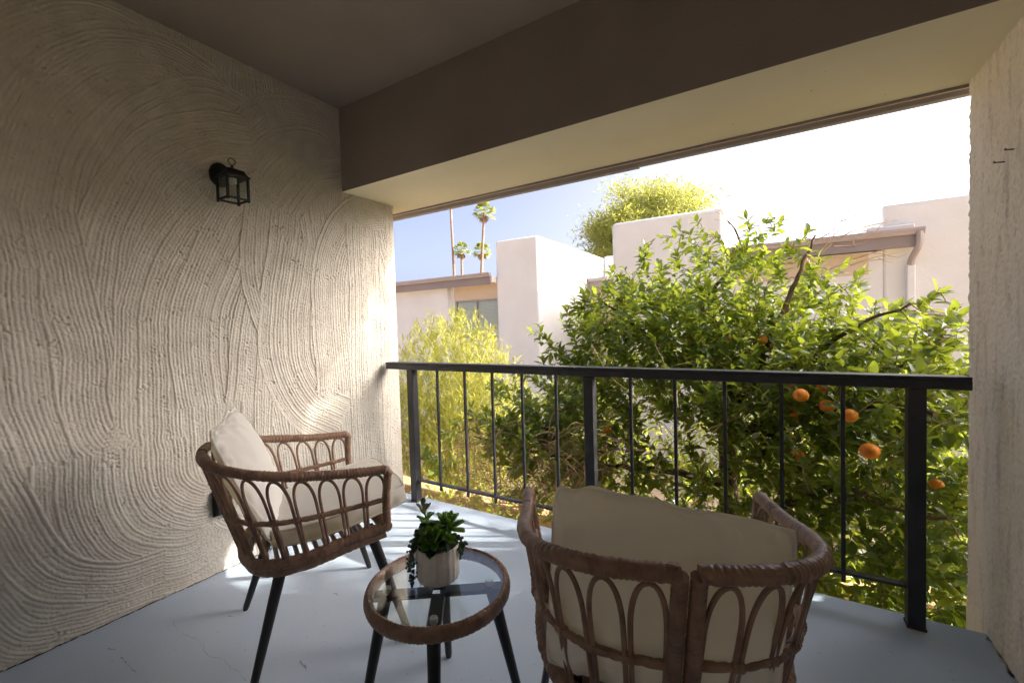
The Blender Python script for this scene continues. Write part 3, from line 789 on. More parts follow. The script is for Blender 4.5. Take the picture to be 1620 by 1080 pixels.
# the 300 leaves that show largest are objects of their own
px, py, dep = project(leafP)
show = leafS / dep
vis = (px > 640) & (px < 1530) & (py > 320) & (py < 985) & (dep > 0)
show = np.where(vis, show, 0)
big = np.argsort(-show)[:300]
isbig = np.zeros(len(leafP), bool); isbig[big] = True
leaf_cloud('foliage', T_citrus, (leafP - org)[~isbig], leafD[~isbig], leafS[~isbig], 'citrus', ot, leafR[~isbig])
Rm = frames(leafD, roll=leafR)
lms = []
for wv, fo, dr in ((0.235, 0.3, 0.22), (0.21, 0.2, 0.35), (0.25, 0.36, 0.1)):
    V, Q = leaf_template(1.0, wv, 5, fo, dr)
    o = quads_object('leaf', V, Q, 'citrus'); lms.append(o.data); bpy.data.objects.remove(o)
for i in big:
    o = bpy.data.objects.new('leaf', lms[i % 3]); link(o, ot)
    mw = Matrix([[*(Rm[i][a] * leafS[i]), (leafP[i] - org)[a]] for a in range(3)] + [[0, 0, 0, 1]])
    o.matrix_local = mw
# oranges
def orange_mesh():
    pr = []
    for k in range(13):
        a = -math.pi / 2 + math.pi * k / 12
        pr.append((max(0.0005, math.cos(a)), math.sin(a) * 0.93 - (0.05 if k == 12 else 0)))
    o = MB().lathe(pr, 20).build('orange_fruit', 'orange')
    me = o.data; bpy.data.objects.remove(o); return me
om = orange_mesh()
oranges = [(1376, 713, 2.42, .043), (1261, 720, 2.75, .040), (1267, 625, 2.65, .041), (1308, 642, 2.75, .040), (1344, 657, 2.5, .038), (1252, 642, 2.9, .036), (1258, 658, 2.85, .032), (1186, 697, 3.1, .038), (1482, 766, 2.62, .030), (960, 680, 2.85, .036),
           (1083, 567, 3.2, .036), (1092, 540, 3.3, .034), (1150, 535, 3.35, .036), (1205, 537, 3.2, .040), (1035, 548, 3.3, .030), (1245, 605, 2.8, .036), (1300, 612, 2.8, .034)]
for u, v, Y, r in oranges:
    o = bpy.data.objects.new('orange_fruit', om); link(o, ot)
    o.location = Vector(A(u, v, Y)); o.scale = (r * 0.88, r * 0.88, r * 0.86); o.rotation_euler = (rnd.uniform(-.4, .4), rnd.uniform(-.4, .4), rnd.uniform(0, 6))
oc = np.array([at(u, v, Y) for u, v, Y, r in oranges])

# ------------------------------------------------------------------ shrubs and hedge behind
def shrub(name, label, cat, c, r, nsh, nleaf, T, size, mat, up=0.6, stems=9, group=None, spread=0.5, along=0.30):
    o = thing(name, label, cat, (c[0], c[1], GZ), 0, group)
    top = np.array(c); r = np.array(r)
    d = rand_dirs(nsh); rad = rng.random(nsh) ** 0.4
    tp = d * rad[:, None] * r + np.array([0, 0, c[2] - GZ])
    tp = tp[tp[:, 2] > 0.1]
    keep = ~in_beam(tp + np.array([c[0], c[1], GZ]), 0.05)
    tp = tp[keep]
    lines = []
    for k in range(stems):
        e = tp[rng.integers(len(tp))]
        b = np.array([rng.normal() * 0.12 * r[0], rng.normal() * 0.12 * r[1], 0])
        p = spline([b, b * 0.6 + e * 0.4 + np.array([0, 0, 0.15]), e], 5)
        lines.append((p, np.linspace(0.03, 0.004, len(p))))
    tubes_object('stem', lines, 'bark', o, 5)
    P, D, Sz = [], [], []
    for e in tp:
        ax = e / (np.linalg.norm(e) + 1e-9) * 0.5 + rng.normal(size=3) * 0.25 + np.array([0, 0, up]); ax /= np.linalg.norm(ax)
        t = rng.random(nleaf)
        P.append(e - ax * along * (1 - t[:, None])); D.append(ax + rand_dirs(nleaf) * spread); Sz.append(size * rng.uniform(0.7, 1.25, nleaf))
    leaf_cloud('foliage', T, np.concatenate(P), np.concatenate(D), np.concatenate(Sz), mat, o, rng.normal(size=sum(len(q) for q in P)))
    return o
T_slim = leaf_template(1.0, 0.075, 3, 0.2, 0.15)
T_fat = leaf_template(1.0, 0.24, 2, 0.3, 0.2)
shrub('willow_shrub', 'tall yellow-green shrub with slender leaves below the house window', 'shrub', (-4.40, 5.35, -0.35), (1.38, 0.95, 1.85), 2300, 12, T_slim, 0.11, 'willow', 0.8, 12, None, 0.75)
gh = 'hedge shrubs behind the orange tree'
for k, (x, y, z, rx, ry, rz) in enumerate(((-3.2, 7.4, -1.15, 1.7, 0.9, 1.35), (-0.5, 8.6, -1.35, 1.5, 1.0, 1.25), (1.6, 8.3, -1.6, 1.4, 0.9, 1.05), (3.6, 8.6, -1.7, 1.3, 0.9, 0.95))):
    shrub('hedge_shrub', 'sunlit yellow-green hedge shrub across the path ' + ('below the gap between the two towers', 'below the wide blank tower', 'below the long mauve gutter', 'below the downspout')[k], 'shrub', (x, y, z), (rx, ry, rz), 520, 10, T_fat, 0.10, 'citrus_far', 0.6, 6, gh, 0.9)
shrub('creeper_shrub', 'low leafy shrub growing under the slender-leaved shrub beside the left post', 'shrub', (-2.6, 3.3, -1.3), (0.9, 0.6, 1.35), 240, 9, T_fat, 0.085, 'citrus_far', 0.4, 6, None, 0.9)

# ------------------------------------------------------------------ added tree, out of view, placed to keep the balcony in shade
shade = thing('added_shade_tree', 'added tall leafy tree out of view to the right, its crown shading the balcony', 'tree', (4.73, 5.0, GZ))
MB().tube(spline([(0, 0, 0), (0.08, 0.05, 2.5), (0, 0, 4.6), (0.05, 0, 6.3)], 8), np.linspace(0.16, 0.07, 25), 10).build('trunk', 'bark', shade)
_n = 800
_d = rand_dirs(_n); _r = rng.random(_n) ** 0.36
_t = _d * _r[:, None] * np.array([1.12, 1.12, 1.5]) + np.array([0, 0, 7.95])
_t = _t[~in_beam(_t + np.array([4.73, 5.0, GZ]), 0.0) | (rng.random(len(_t)) < 0.5)]
_l = [spline([(0.03, 0, 4.6 + 1.6 * rng.random()), e * np.array([0.5, 0.5, 1]) - np.array([0, 0, 0.3]), e], 8) for e in _t[::6]]
tubes_object('limb', [(p, np.linspace(0.03, 0.006, len(p))) for p in _l if not in_beam(p + np.array([4.73, 5.0, GZ]), 0.05).any()], 'bark', shade, 5)
_P = (_t[:, None] + rng.normal(size=(len(_t), 12, 3)) * 0.09).reshape(-1, 3)
_P = _P[~in_beam(_P + np.array([4.73, 5.0, GZ]), 0.0) | (rng.random(len(_P)) < 0.12)]
leaf_cloud('crown', T_fat, _P, rand_dirs(len(_P)) + np.array([0, 0, 0.3]), rng.uniform(0.07, 0.13, len(_P)), 'citrus', shade, rng.normal(size=len(_P)) * 2)

# ------------------------------------------------------------------ trees behind the houses
def big_tree(label, c, r, n):
    o = thing('feathery_tree', label, 'tree', (c[0], c[1], GZ))
    cz = c[2] - GZ
    lines = [(spline([(0, 0, 0), (0.1, 0, cz * 0.4), (0, 0.1, cz * 0.75)], 6), np.linspace(0.32, 0.2, 13))]
    MB().tube(lines[0][0], lines[0][1], 10).build('trunk', 'bark', o)
    cl = []
    ncl = 200
    d = rand_dirs(ncl); rad = 0.45 + 0.5 * rng.random(ncl)
    cl = d * rad[:, None] * np.array(r) + np.array([0, 0, cz])
    cl[:, :2] *= (1 - 0.25 * np.clip((cl[:, 2:] - cz) / r[2], -1, 1))
    ln = []
    for e in cl[::3]:
        b = np.array([0, 0, cz * rng.uniform(0.45, 0.75)])
        p = spline([b, b * 0.5 + e * 0.5 + np.array([0, 0, -0.2]), e], 4)
        ln.append((p, np.linspace(0.11, 0.02, len(p))))
    tubes_object('limb', ln, 'bark', o, 5)
    k = n // ncl
    P = (cl[:, None] + rng.normal(size=(ncl, k, 3)) * np.array([0.55, 0.55, 0.33])).reshape(-1, 3)
    D = rand_dirs(len(P)) + np.array([0, 0, 0.5])
    leaf_cloud('crown', leaf_template(1.0, 0.10, 2, 0.3, 0.2), P, D, rng.uniform(0.18, 0.36, len(P)), 'pine', o, rng.normal(size=len(P)) * 2)
big_tree('large yellow-green feathery tree rising behind the stucco towers', (-6.4, 26.0, 5.7), (4.25, 3.2, 3.95), 50000)

def palm(label, x, y, ztop, lean=0.0, crown=1.9, tr=0.2, nf=34):
    o = thing('fan_palm', label, 'palm', (x - lean, y, GZ), 0, 'fan palms beyond the houses')
    h = ztop - GZ
    p = spline([(0, 0, 0), (lean * 0.35, 0, h * 0.5), (lean, 0, h)], 8)
    MB().tube(p, np.linspace(tr * 1.4, tr, len(p)), 10).build('trunk', 'palm_trunk', o)
    V, Q = [], []
    for dead in (0, 1):
        m = MB()
        cnt = nf if not dead else 8
        for k in range(cnt):
            az = k * 2.399 + rng.random() * 0.3
            el = math.radians(rng.uniform(-28, 78)) if not dead else math.radians(rng.uniform(-82, -50))
            d = np.array([math.cos(az) * math.cos(el), math.sin(az) * math.cos(el), math.sin(el)])
            L = crown * rng.uniform(0.5, 0.62) * (0.6 if dead else 1)
            b = np.array([lean, 0, h + 0.1]); e = b + d * L
            side = np.cross(d, [0, 0, 1.0]); side /= np.linalg.norm(side) + 1e-9
            nrm = np.cross(side, d)
            w = 0.018
            m.add([b - side * w, b + side * w, e + side * w, e - side * w], [(0, 1, 2, 3)])
            for q in range(13):
                a = math.radians(-78 + q * 13)
                f = d * math.cos(a) + side * math.sin(a)
                Lf = crown * 0.5 * (0.75 + 0.25 * math.cos(a)) * rng.uniform(0.85, 1.1)
                s2 = np.cross(f, nrm) * 0.085 * crown / 1.9
                mid = e + f * Lf * 0.6; tip = e + f * Lf + np.array([0, 0, -0.28 * Lf])
                m.add([e, mid + s2 + nrm * 0.02, tip, mid - s2], [(0, 1, 2, 3)])
        m.build('crown' if not dead else 'dead_skirt', 'palm' if not dead else 'dead', o, smooth=False)
for lab, ux, uz, Y, lean, cr in (('tallest fan palm with its crown hidden by the balcony soffit', -0.8112, 0.383, 62, -0.5, 1.9),
                                 ('tall leaning fan palm with crown just below the balcony soffit', -0.692, 0.318, 62, 1.7, 2.1),
                                 ('short fan palm between the two tall palm trunks', -0.776, 0.222, 62, 0.15, 1.8),
                                 ('short fan palm behind the leaning palm trunk', -0.7045, 0.212, 66, 0.2, 1.9)):
    palm(lab, ux * Y, Y, 1.125 + uz * Y, lean, cr)

# ------------------------------------------------------------------ railing
YR = 2.05
rl = thing('balcony_railing', 'black metal balcony railing with thin square balusters', 'railing', (0, YR, 0))
m = MB().box(XL + 0.030, 0.556, -0.028, 0.028, 0.866, 0.900)
m.build('top_rail', 'metal', rl, smooth=False, bevel=0.003)
MB().box(XL + 0.032, 0.554, -0.034, 0.034, 0.9005, 0.912).build('rail_cap', 'metal', rl, smooth=False, bevel=0.003)
for x in (-2.03, -0.807, 0.419):
    po = MB().box(x - 0.025, x + 0.025, -0.025, 0.025, 0.0, 0.8655).build('post', 'metal', rl, smooth=False, bevel=0.003)
    MB().box(x - 0.0275, x + 0.0275, -0.0275, 0.0275, 0.0005, 0.010).build('rust_collar', 'rust', po, smooth=False, bevel=0.002)
for x in (-1.815, -1.600, -1.400, -1.201, -0.994, -0.600, -0.397, -0.194, 0.013, 0.212):
    MB().box(x - 0.007, x + 0.007, -0.007, 0.007, 0.105, 0.8655).build('baluster', 'metal', rl, smooth=False, bevel=0.0015)
for x0, x1 in ((-2.004, -0.833), (-0.781, 0.393)):
    MB().box(x0, x1, -0.0145, 0.0145, 0.138, 0.150).build('bottom_rail', 'metal', rl, smooth=False, bevel=0.002)

# ------------------------------------------------------------------ rattan armchair
def half_path(a, depth, yc, n, af):
    """back centre (s=0) to front (s=1), right half"""
    pts = []
    for k in range(41):
        ph = math.pi / 2 * k / 40
        pts.append((a * math.sin(ph) ** (2 / n), yc - (depth + yc) * math.cos(ph) ** (2 / n)))
    for k in range(1, 11):
        t = k / 10
        pts.append((a + (af - a) * t, yc * (1 - t)))
    p = np.array(pts); d = np.concatenate([[0], np.cumsum(np.linalg.norm(np.diff(p, axis=0), axis=1))]); d /= d[-1]
    return p, d
TOP = half_path(0.298, 0.530, -0.20, 2.5, 0.313)
BOT = half_path(0.268, 0.425, -0.14, 2.5, 0.285)
def ring(path, s):
    p, d = path; q = abs(s)
    x = np.interp(q, d, p[:, 0]); y = np.interp(q, d, p[:, 1])
    return (x if s >= 0 else -x), y
def Ttop(s):
    x, y = ring(TOP, s); return np.array([x, y, 0.648 + 0.078 * (min(1, -y / 0.530)) ** 1.6])
def Tbot(s):
    x, y = ring(BOT, s); return np.array([x, y, 0.452 - 0.075 * (-y / 0.425)])
def Psurf(s, v):
    return Tbot(s) * (1 - v) + Ttop(s) * v
def build_chair(name, label, loc, rotz, group):
    c = thing(name, label, 'chair', loc, rotz, group)
    g0 = 0.018
    for sg in (1, -1):
        # top rail half, turning down at the front into the arm post and at the back into the upright
        ss = np.linspace(0.0200, 0.985, 70)
        top = [Ttop(sg * s) for s in ss]
        fr = Ttop(sg * 1.0)
        pth = top + [fr + np.array([0, 0.002, -0.006]), fr + np.array([0, 0.010, -0.022])]
        MB().tube(resample(spline(pth, 2), 0.0026), 0.0150, 12, wrap=0.0115, depth=0.17).build('top_rail', 'rattan', c)
        b = Tbot(sg * 1.0)
        MB().tube(resample([fr + np.array([0, 0.006, -0.012]), fr * 0.5 + b * 0.5, b + np.array([0, 0.004, -0.01])], 0.0026), 0.0135, 10, wrap=0.0105, depth=0.13).build('arm_post', 'rattan', c)
        MB().tube(resample([Ttop(sg * 0.0205) + np.array([0, 0, -0.004]), Tbot(sg * 0.026) + np.array([0, 0, -0.01])], 0.0028), 0.0135, 10, wrap=0.0115, depth=0.12).build('back_upright', 'rattan', c)
        # middle rail with the cane wound round it
        mid = resample([Psurf(sg * s, 0.44) for s in np.linspace(0.035, 1.0, 60)], 0.0035)
        MB().tube(mid, 0.0078, 8, wrap=0.030, depth=0.30).build('middle_rail', 'rattan', c)
        # woven seat frame: two rolls one above the other
        lo = resample([Tbot(sg * s) + np.array([0, 0, -0.012]) for s in np.linspace(0.0, 1.02, 70)], 0.0034)
        MB().tube(lo, 0.0175, 10, wrap=0.021, depth=0.18).build('seat_rail', 'rattan', c)
        lo = resample([Tbot(sg * s) * np.array([0.97, 0.97, 1]) + np.array([0, 0, -0.040]) for s in np.linspace(0.0, 1.02, 70)], 0.0034)
        MB().tube(lo, 0.0155, 10, wrap=0.027, depth=0.18).build('seat_rail', 'rattan', c)
        # arched canes
        N = 9
        for k in range(N):
            s0 = 0.035 + (1.0 - 0.035) * k / N; s1 = 0.035 + (1.0 - 0.035) * (k + 1) / N
            g = 0.0085
            a, b2 = s0 + g, s1 - g
            pts = []
            for v in np.linspace(0.0, 0.56, 6): pts.append(Psurf(sg * a, v))
            for t in np.linspace(0.08, 0.92, 11):
                an = math.pi * (1 - t)
                sm = (a + b2) / 2 + (b2 - a) / 2 * math.cos(an)
                pts.append(Psurf(sg * sm, 0.56 + 0.375 * math.sin(an) ** 0.75))
            for v in np.linspace(0.56, 0.0, 6): pts.append(Psurf(sg * b2, v))
            MB().tube(resample(spline(pts, 3), 0.009), 0.0050, 6).build('arch_cane', 'rattan', c)
        # winding knots on the middle rail
        for k in range(1, N):
            s0 = 0.035 + (1.0 - 0.035) * k / N
            q = [Psurf(sg * (s0 + e), 0.44) for e in (-0.016, 0.016)]
            MB().tube(resample([q[0], q[1]], 0.003), 0.0105, 8, wrap=0.009, depth=0.25).build('cane_binding', 'rattan', c)
        for (tx, ty, tz, fx, fy) in ((0.215, -0.045, 0.425, 0.292, 0.075), (0.185, -0.315, 0.375, 0.270, -0.430)):
            MB().tube(np.array([(sg * fx, fy, 0.0), (sg * (fx + (tx - fx) * 0.04), fy + (ty - fy) * 0.04, 0.016), (sg * tx, ty, tz)]), np.array([0.009, 0.0115, 0.0195]), 14).build('leg', 'legs', c)
    # seat deck under the cushion
    m = MB()
    for k in range(13):
        y = -0.36 + k * 0.029
        hw = 0.262 if y > -0.18 else 0.262 * max(0.25, 1 - ((-y - 0.18) / 0.26) ** 2)
        z = 0.452 - 0.075 * (-y / 0.425) - 0.022
        m.tube(np.array([(-hw, y, z), (0, y, z - 0.004), (hw, y, z)]), 0.008, 6)
    m.build('seat_deck', 'rattan', c)
    q = [Tbot(-1.0) + np.array([0, 0.006, -0.018]), Tbot(1.0) + np.array([0, 0.006, -0.018])]
    MB().tube(resample(q, 0.004), 0.017, 10, wrap=0.02, depth=0.18).build('front_rail', 'rattan', c)
    return c
CH = [((-1.434, 1.159, 0), -math.atan2(0.434, 0.901)), ((-0.330, 1.200, 0), math.atan2(0.348, 0.938) + math.radians(3))]
chair_a = build_chair('rattan_armchair', 'brown rattan armchair with black legs beside the stucco wall lantern', CH[0][0], CH[0][1], 'rattan armchairs')
def copy_tree(o, parent=None):
    n = o.copy(); COL.objects.link(n); n.parent = parent
    for ch in o.children:
        copy_tree(ch, n)
    return n
chair_b = copy_tree(chair_a)
chair_b.location = CH[1][0]; chair_b.rotation_euler = (0, 0, CH[1][1])
chair_b['label'] = 'brown rattan armchair with its split back showing, facing the orange tree'

# ------------------------------------------------------------------ cushions
def cushion_shape(n, hw, hh, T, pinch=0.06, corner=0.26, wr=0.004, seed=1, edge=0.0, taper=0.0):
    """puffed square cushion: returns front and back grids and its seam loop (local x, z plane, y thickness)"""
    u = np.sin(np.linspace(-1, 1, n) * math.pi / 2)
    U, V = np.meshgrid(u, u, indexing='ij')
    px_ = U * hw * (1 - pinch * (1 - V ** 2) * np.abs(U) ** 2)
    pz_ = V * hh * (1 - pinch * (1 - U ** 2) * np.abs(V) ** 2)
    px_ = px_ * np.sqrt(1 - corner * V ** 4 / 2) * (1 - taper * np.clip(V, 0, 1) ** 2)
    pz_ = pz_ * np.sqrt(1 - corner * U ** 4 / 2)
    if not edge:
        pz_ = pz_ + 0.020 * (vnoise((n, n), (11, 2), seed + 8) - 0.5) * np.clip(V, 0, 1) ** 4
    th = ((1 - np.abs(U) ** 2.4).clip(0) ** 0.62) * ((1 - np.abs(V) ** 2.4).clip(0) ** 0.62)
    r_ = np.random.default_rng(seed)
    nz = (vnoise((n, n), (5, 5), seed) - 0.5) + 0.5 * (vnoise((n, n), (11, 11), seed + 1) - 0.5)
    # gathers running in from the seams
    A2 = np.sin(vnoise((n, n), (9, 9), seed + 2) * 9 + np.arctan2(V, U) * 9)
    wrk = A2 * np.clip(np.maximum(np.abs(U), np.abs(V)) - 0.45, 0, 1) * 1.6
    cn = vnoise((n, n), (8, 3), seed + 4)
    wrk = wrk + 1.5 * np.sin(U * 24 + 8 * vnoise((n, n), (4, 4), seed + 6)) * np.exp(-(1 - np.abs(V)) / 0.16) * np.clip(cn - 0.35, 0, 1) * 2
    fr = T * th * (1 + 0.16 * nz) + wr * wrk * (th ** 0.35)
    bk = T * th * (1 - 0.12 * nz) + wr * wrk[::-1] * (th ** 0.35)
    F_ = np.stack([px_, fr + edge, pz_], -1); B_ = np.stack([px_, -bk - edge, pz_], -1)
    return F_, B_
def cushion(name, label, loc, rot, hw, hh, T, group, seed, edge=0.0, wr=0.004, pinch=0.06, taper=0.0):
    n = 48
    F_, B_ = cushion_shape(n, hw, hh, T, pinch, wr=wr, seed=seed, edge=edge, taper=taper)
    t = thing(name, label, 'cushion', loc, 0, group)
    t.rotation_euler = rot
    V = np.concatenate([F_.reshape(-1, 3), B_.reshape(-1, 3)])
    idx = np.arange(n * n).reshape(n, n)
    q = np.stack([idx[:-1, :-1], idx[:-1, 1:], idx[1:, 1:], idx[1:, :-1]], -1).reshape(-1, 4)
    loop = np.concatenate([idx[:, 0], idx[-1, 1:], idx[::-1, -1][1:], idx[0, ::-1][1:-1]])
    side = []
    if edge:
        k = len(loop)
        for i in range(k):
            a, b = loop[i], loop[(i + 1) % k]
            side.append((a, b, b + n * n, a + n * n))
    Q = np.concatenate([q, q[:, ::-1] + n * n] + ([np.array(side)] if side else []))
    quads_object('cover', V, Q, 'fabric', t)
    for P in ([F_, B_] if edge else [F_]):
        seam = P.reshape(-1, 3)[loop]
        sm = MB().tube(seam, 0.0042, 6, closed=True)
        sm.build('piping', 'fabric', t)
    return t
def chair_pose(i, loc, rot):
    L_, rz = CH[i]
    R = Matrix.Rotation(rz, 4, 'Z')
    p = Vector(L_) + (R @ Vector(loc))
    e = (R @ Euler(rot).to_matrix().to_4x4()).to_euler()
    return p, e
tilt = math.radians(10)
for i, (lab, lp) in enumerate((('cream square back pillow leaning in the armchair by the lantern wall', (-0.045, -0.392, 0.638)), ('cream square back pillow leaning in the armchair facing the orange tree', (-0.022, -0.388, 0.590)))):
    rot = (math.radians(21 if i == 0 else 3), math.radians(3 if i == 0 else 5), math.radians(-8 if i == 0 else -9))
    p, e = chair_pose(i, lp, rot)
    cushion('back_pillow', lab, p, e, 0.236 if i == 0 else 0.222, 0.212 if i == 0 else 0.203, 0.058 if i == 0 else 0.074, 'cream cushions on the armchairs', 3 + i * 7, 0, 0.010, 0.05)
for i, lab in enumerate(('cream boxed seat cushion on the armchair by the lantern wall', 'cream boxed seat cushion on the armchair facing the orange tree')):
    p, e = chair_pose(i, (0.0, -0.122, 0.476), (math.radians(90) + tilt, 0, 0))
    cushion('seat_cushion', lab, p, e, 0.238, 0.235, 0.011, 'cream cushions on the armchairs', 31 + i * 5, 0.027, 0.003, 0.01, 0.30)

# ------------------------------------------------------------------ round side table
TC = np.array([-0.833, 0.916, 0.0])
tb = thing('side_table', 'round glass-topped side table with rattan rim and black legs between the armchairs', 'table', TC)
ang = np.linspace(0, 2 * np.pi, 420, endpoint=False)
rimp = np.stack([0.193 * np.cos(ang), 0.193 * np.sin(ang), np.full(420, 0.384)], 1)
MB().tube(rimp, 0.0165, 12, closed=True, wrap=2 * math.pi * 0.193 / 92, depth=0.12, flat=(1.25, 0.75)).build('rim', 'rattan', tb)
MB().lathe([(0.0005, 0.396), (0.186, 0.396), (0.1875, 0.3975), (0.1875, 0.4005), (0.186, 0.402), (0.0005, 0.402)], 72).build('glass_top', 'glass', tb, angle=30)
for a in (126, 36, -54, 216):
    a = math.radians(a); d = np.array([math.cos(a), math.sin(a), 0]); s_ = np.array([-d[1], d[0], 0])
    MB().tube(np.array([d * 0.232, d * 0.229 + [0, 0, 0.016], d * 0.152 + [0, 0, 0.366]]), np.array([0.009, 0.0115, 0.0185]), 14).build('leg', 'legs', tb)
    m = MB(); h0, h1 = 0.366, 0.378
    c0, c1 = d * 0.0185, d * 0.186
    m.add([c0 - s_ * 0.0185 + [0, 0, h0], c1 - s_ * 0.0185 + [0, 0, h0], c1 + s_ * 0.0185 + [0, 0, h0], c0 + s_ * 0.0185 + [0, 0, h0],
           c0 - s_ * 0.0185 + [0, 0, h1], c1 - s_ * 0.0185 + [0, 0, h1], c1 + s_ * 0.0185 + [0, 0, h1], c0 + s_ * 0.0185 + [0, 0, h1]],
          [(0, 3, 2, 1), (4, 5, 6, 7), (0, 1, 5, 4), (1, 2, 6, 5), (2, 3, 7, 6), (3, 0, 4, 7)])
    m.build('cross_bar', 'legs', tb, smooth=False)
    MB().lathe([(0.0085, 0.3782), (0.011, 0.384), (0.0115, 0.392), (0.010, 0.3955), (0.0005, 0.3955)], 16, tuple(d * 0.145)).build('glass_pad', 'pad', tb)

# ------------------------------------------------------------------ potted succulents
PC = np.array([-0.838, 0.922, 0.4025])
pp = thing('potted_succulents', 'ribbed grey ceramic pot of succulents standing on the glass table', 'plant', PC)
n = 120
prof = [(0.030, 0.006), (0.050, 0.006), (0.0575, 0.011), (0.0605, 0.022), (0.0615, 0.05), (0.0618, 0.105), (0.0600, 0.1075), (0.0570, 0.105), (0.0560, 0.085)]
a = np.linspace(0, 2 * np.pi, n, endpoint=False)
P = []
for k, (r, z) in enumerate(prof):
    rip = 0.0011 * np.cos(a * 20) if 2 <= k <= 5 else 0
    P.append(np.stack([(r + rip) * np.cos(a), (r + rip) * np.sin(a), np.full(n, z)], 1))
P = np.array(P); P = np.concatenate([P, P[:, :1]], 1)
pot = grid_object('pot', P[:, ::-1], 'pot', pp)
for k in range(3):
    b = 2 * math.pi * k / 3 + 5.0
    MB().lathe([(0.006, 0.0), (0.0085, 0.003), (0.009, 0.010)], 12, (0.042 * math.cos(b), 0.042 * math.sin(b), 0)).build('foot', 'pot', pot)
MB().lathe([(0.0005, 0.090), (0.0565, 0.090), (0.05, 0.097), (0.0005, 0.101)], 24).build('soil', 'soil', pp)
def spoon(w=0.30, th=0.09, cup=0.25):
    t = np.array([0, 0.3, 0.6, 0.85, 1.0]); wd = w * np.array([0.35, 0.75, 1.0, 0.7, 0.06])
    V = []
    for i in range(5):
        up = cup * t[i] ** 2
        V += [(-wd[i], t[i], up + 0.10 * wd[i] / w), (0, t[i], up - 0.04 + 0.0), (wd[i], t[i], up + 0.10 * wd[i] / w), (0, t[i], up - th - 0.04)]
    F = []
    for i in range(4):
        for j in range(4):
            F.append((i * 4 + j, i * 4 + (j + 1) % 4, (i + 1) * 4 + (j + 1) % 4, (i + 1) * 4 + j))
    F.append((16, 17, 18, 19))
    return np.array(V), F
def leaf_mesh(mat, w=0.30, th=0.09, cup=0.25):
    V, F = spoon(w, th, cup)
    o = MB().add(V, F).build('leaf', mat, angle=0); me = o.data; bpy.data.objects.remove(o); return me
LM = {k: leaf_mesh(k) for k in ('succ', 'succ_dark', 'succ_pale')}
LMn = leaf_mesh('succ', 0.20, 0.08, 0.12)
def place_leaf(me, pos, d, size, up=(0, 0, 1)):
    R = frames(np.array([d], float), np.array([up], float))[0]
    o = bpy.data.objects.new('leaf', me); link(o, pp)
    o.matrix_local = Matrix([[*(R[k] * size), pos[k]] for k in range(3)] + [[0, 0, 0, 1]])
    return o
def rosette(c, axis, R, n, mat, narrow=False, el0=5, el1=80):
    axis = np.array(axis, float); axis /= np.linalg.norm(axis)
    u = np.cross(axis, [0.2, 1, 0.1]); u /= np.linalg.norm(u); v = np.cross(axis, u)
    for k in range(n):
        t = k / (n - 1)
        el = math.radians(el0 + (el1 - el0) * t ** 0.9 + rnd.uniform(-6, 6)); az = k * 2.39996
        d = (math.cos(az) * u + math.sin(az) * v) * math.cos(el) + axis * math.sin(el)
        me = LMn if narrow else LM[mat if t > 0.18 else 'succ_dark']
        place_leaf(me, np.array(c) + axis * (0.016 * t) + d * 0.004, d, R * (1.0 - 0.62 * t) * rnd.uniform(0.88, 1.1), axis)
# image-right and toward-camera directions on the table
er = np.array([0.853, 0.522, 0]); en = np.array([0.52, -0.853, 0])
rosette(-0.005 * er + 0.030 * en + [0, 0, 0.126], 0.75 * en + [0, 0, 0.9], 0.056, 32, 'succ')
rosette(0.028 * er - 0.018 * en + [0, 0, 0.140], 0.25 * er - 0.1 * en + [0, 0, 1], 0.062, 28, 'succ', True, -5, 82)
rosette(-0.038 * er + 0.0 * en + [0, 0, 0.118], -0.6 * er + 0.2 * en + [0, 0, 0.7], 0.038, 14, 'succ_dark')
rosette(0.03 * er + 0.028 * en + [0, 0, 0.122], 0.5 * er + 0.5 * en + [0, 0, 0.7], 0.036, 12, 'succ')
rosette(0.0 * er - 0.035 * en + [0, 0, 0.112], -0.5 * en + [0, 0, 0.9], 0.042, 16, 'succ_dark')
# upright sprig
sp = spline([-0.012 * er + [0, 0, 0.10], -0.018 * er + [0, 0, 0.135], -0.030 * er + [0, 0, 0.182], -0.038 * er + [0, 0, 0.215]], 5)
MB().tube(sp, np.linspace(0.0035, 0.002, len(sp)), 6).build('stem', 'succ', pp)
for k in range(15):
    t = 0.3 + 0.7 * k / 14
    q = np.array([np.interp(t * (len(sp) - 1), range(len(sp)), sp[:, j]) for j in range(3)])
    az = k * 2.4
    d = np.array([math.cos(az), math.sin(az), 0.25 + 1.6 * max(0, t - 0.7)])
    place_leaf(LM['succ_pale'] if t > 0.78 else LM['succ'], q, d, 0.034 * (1.12 - 0.35 * t), (0, 0, 1))
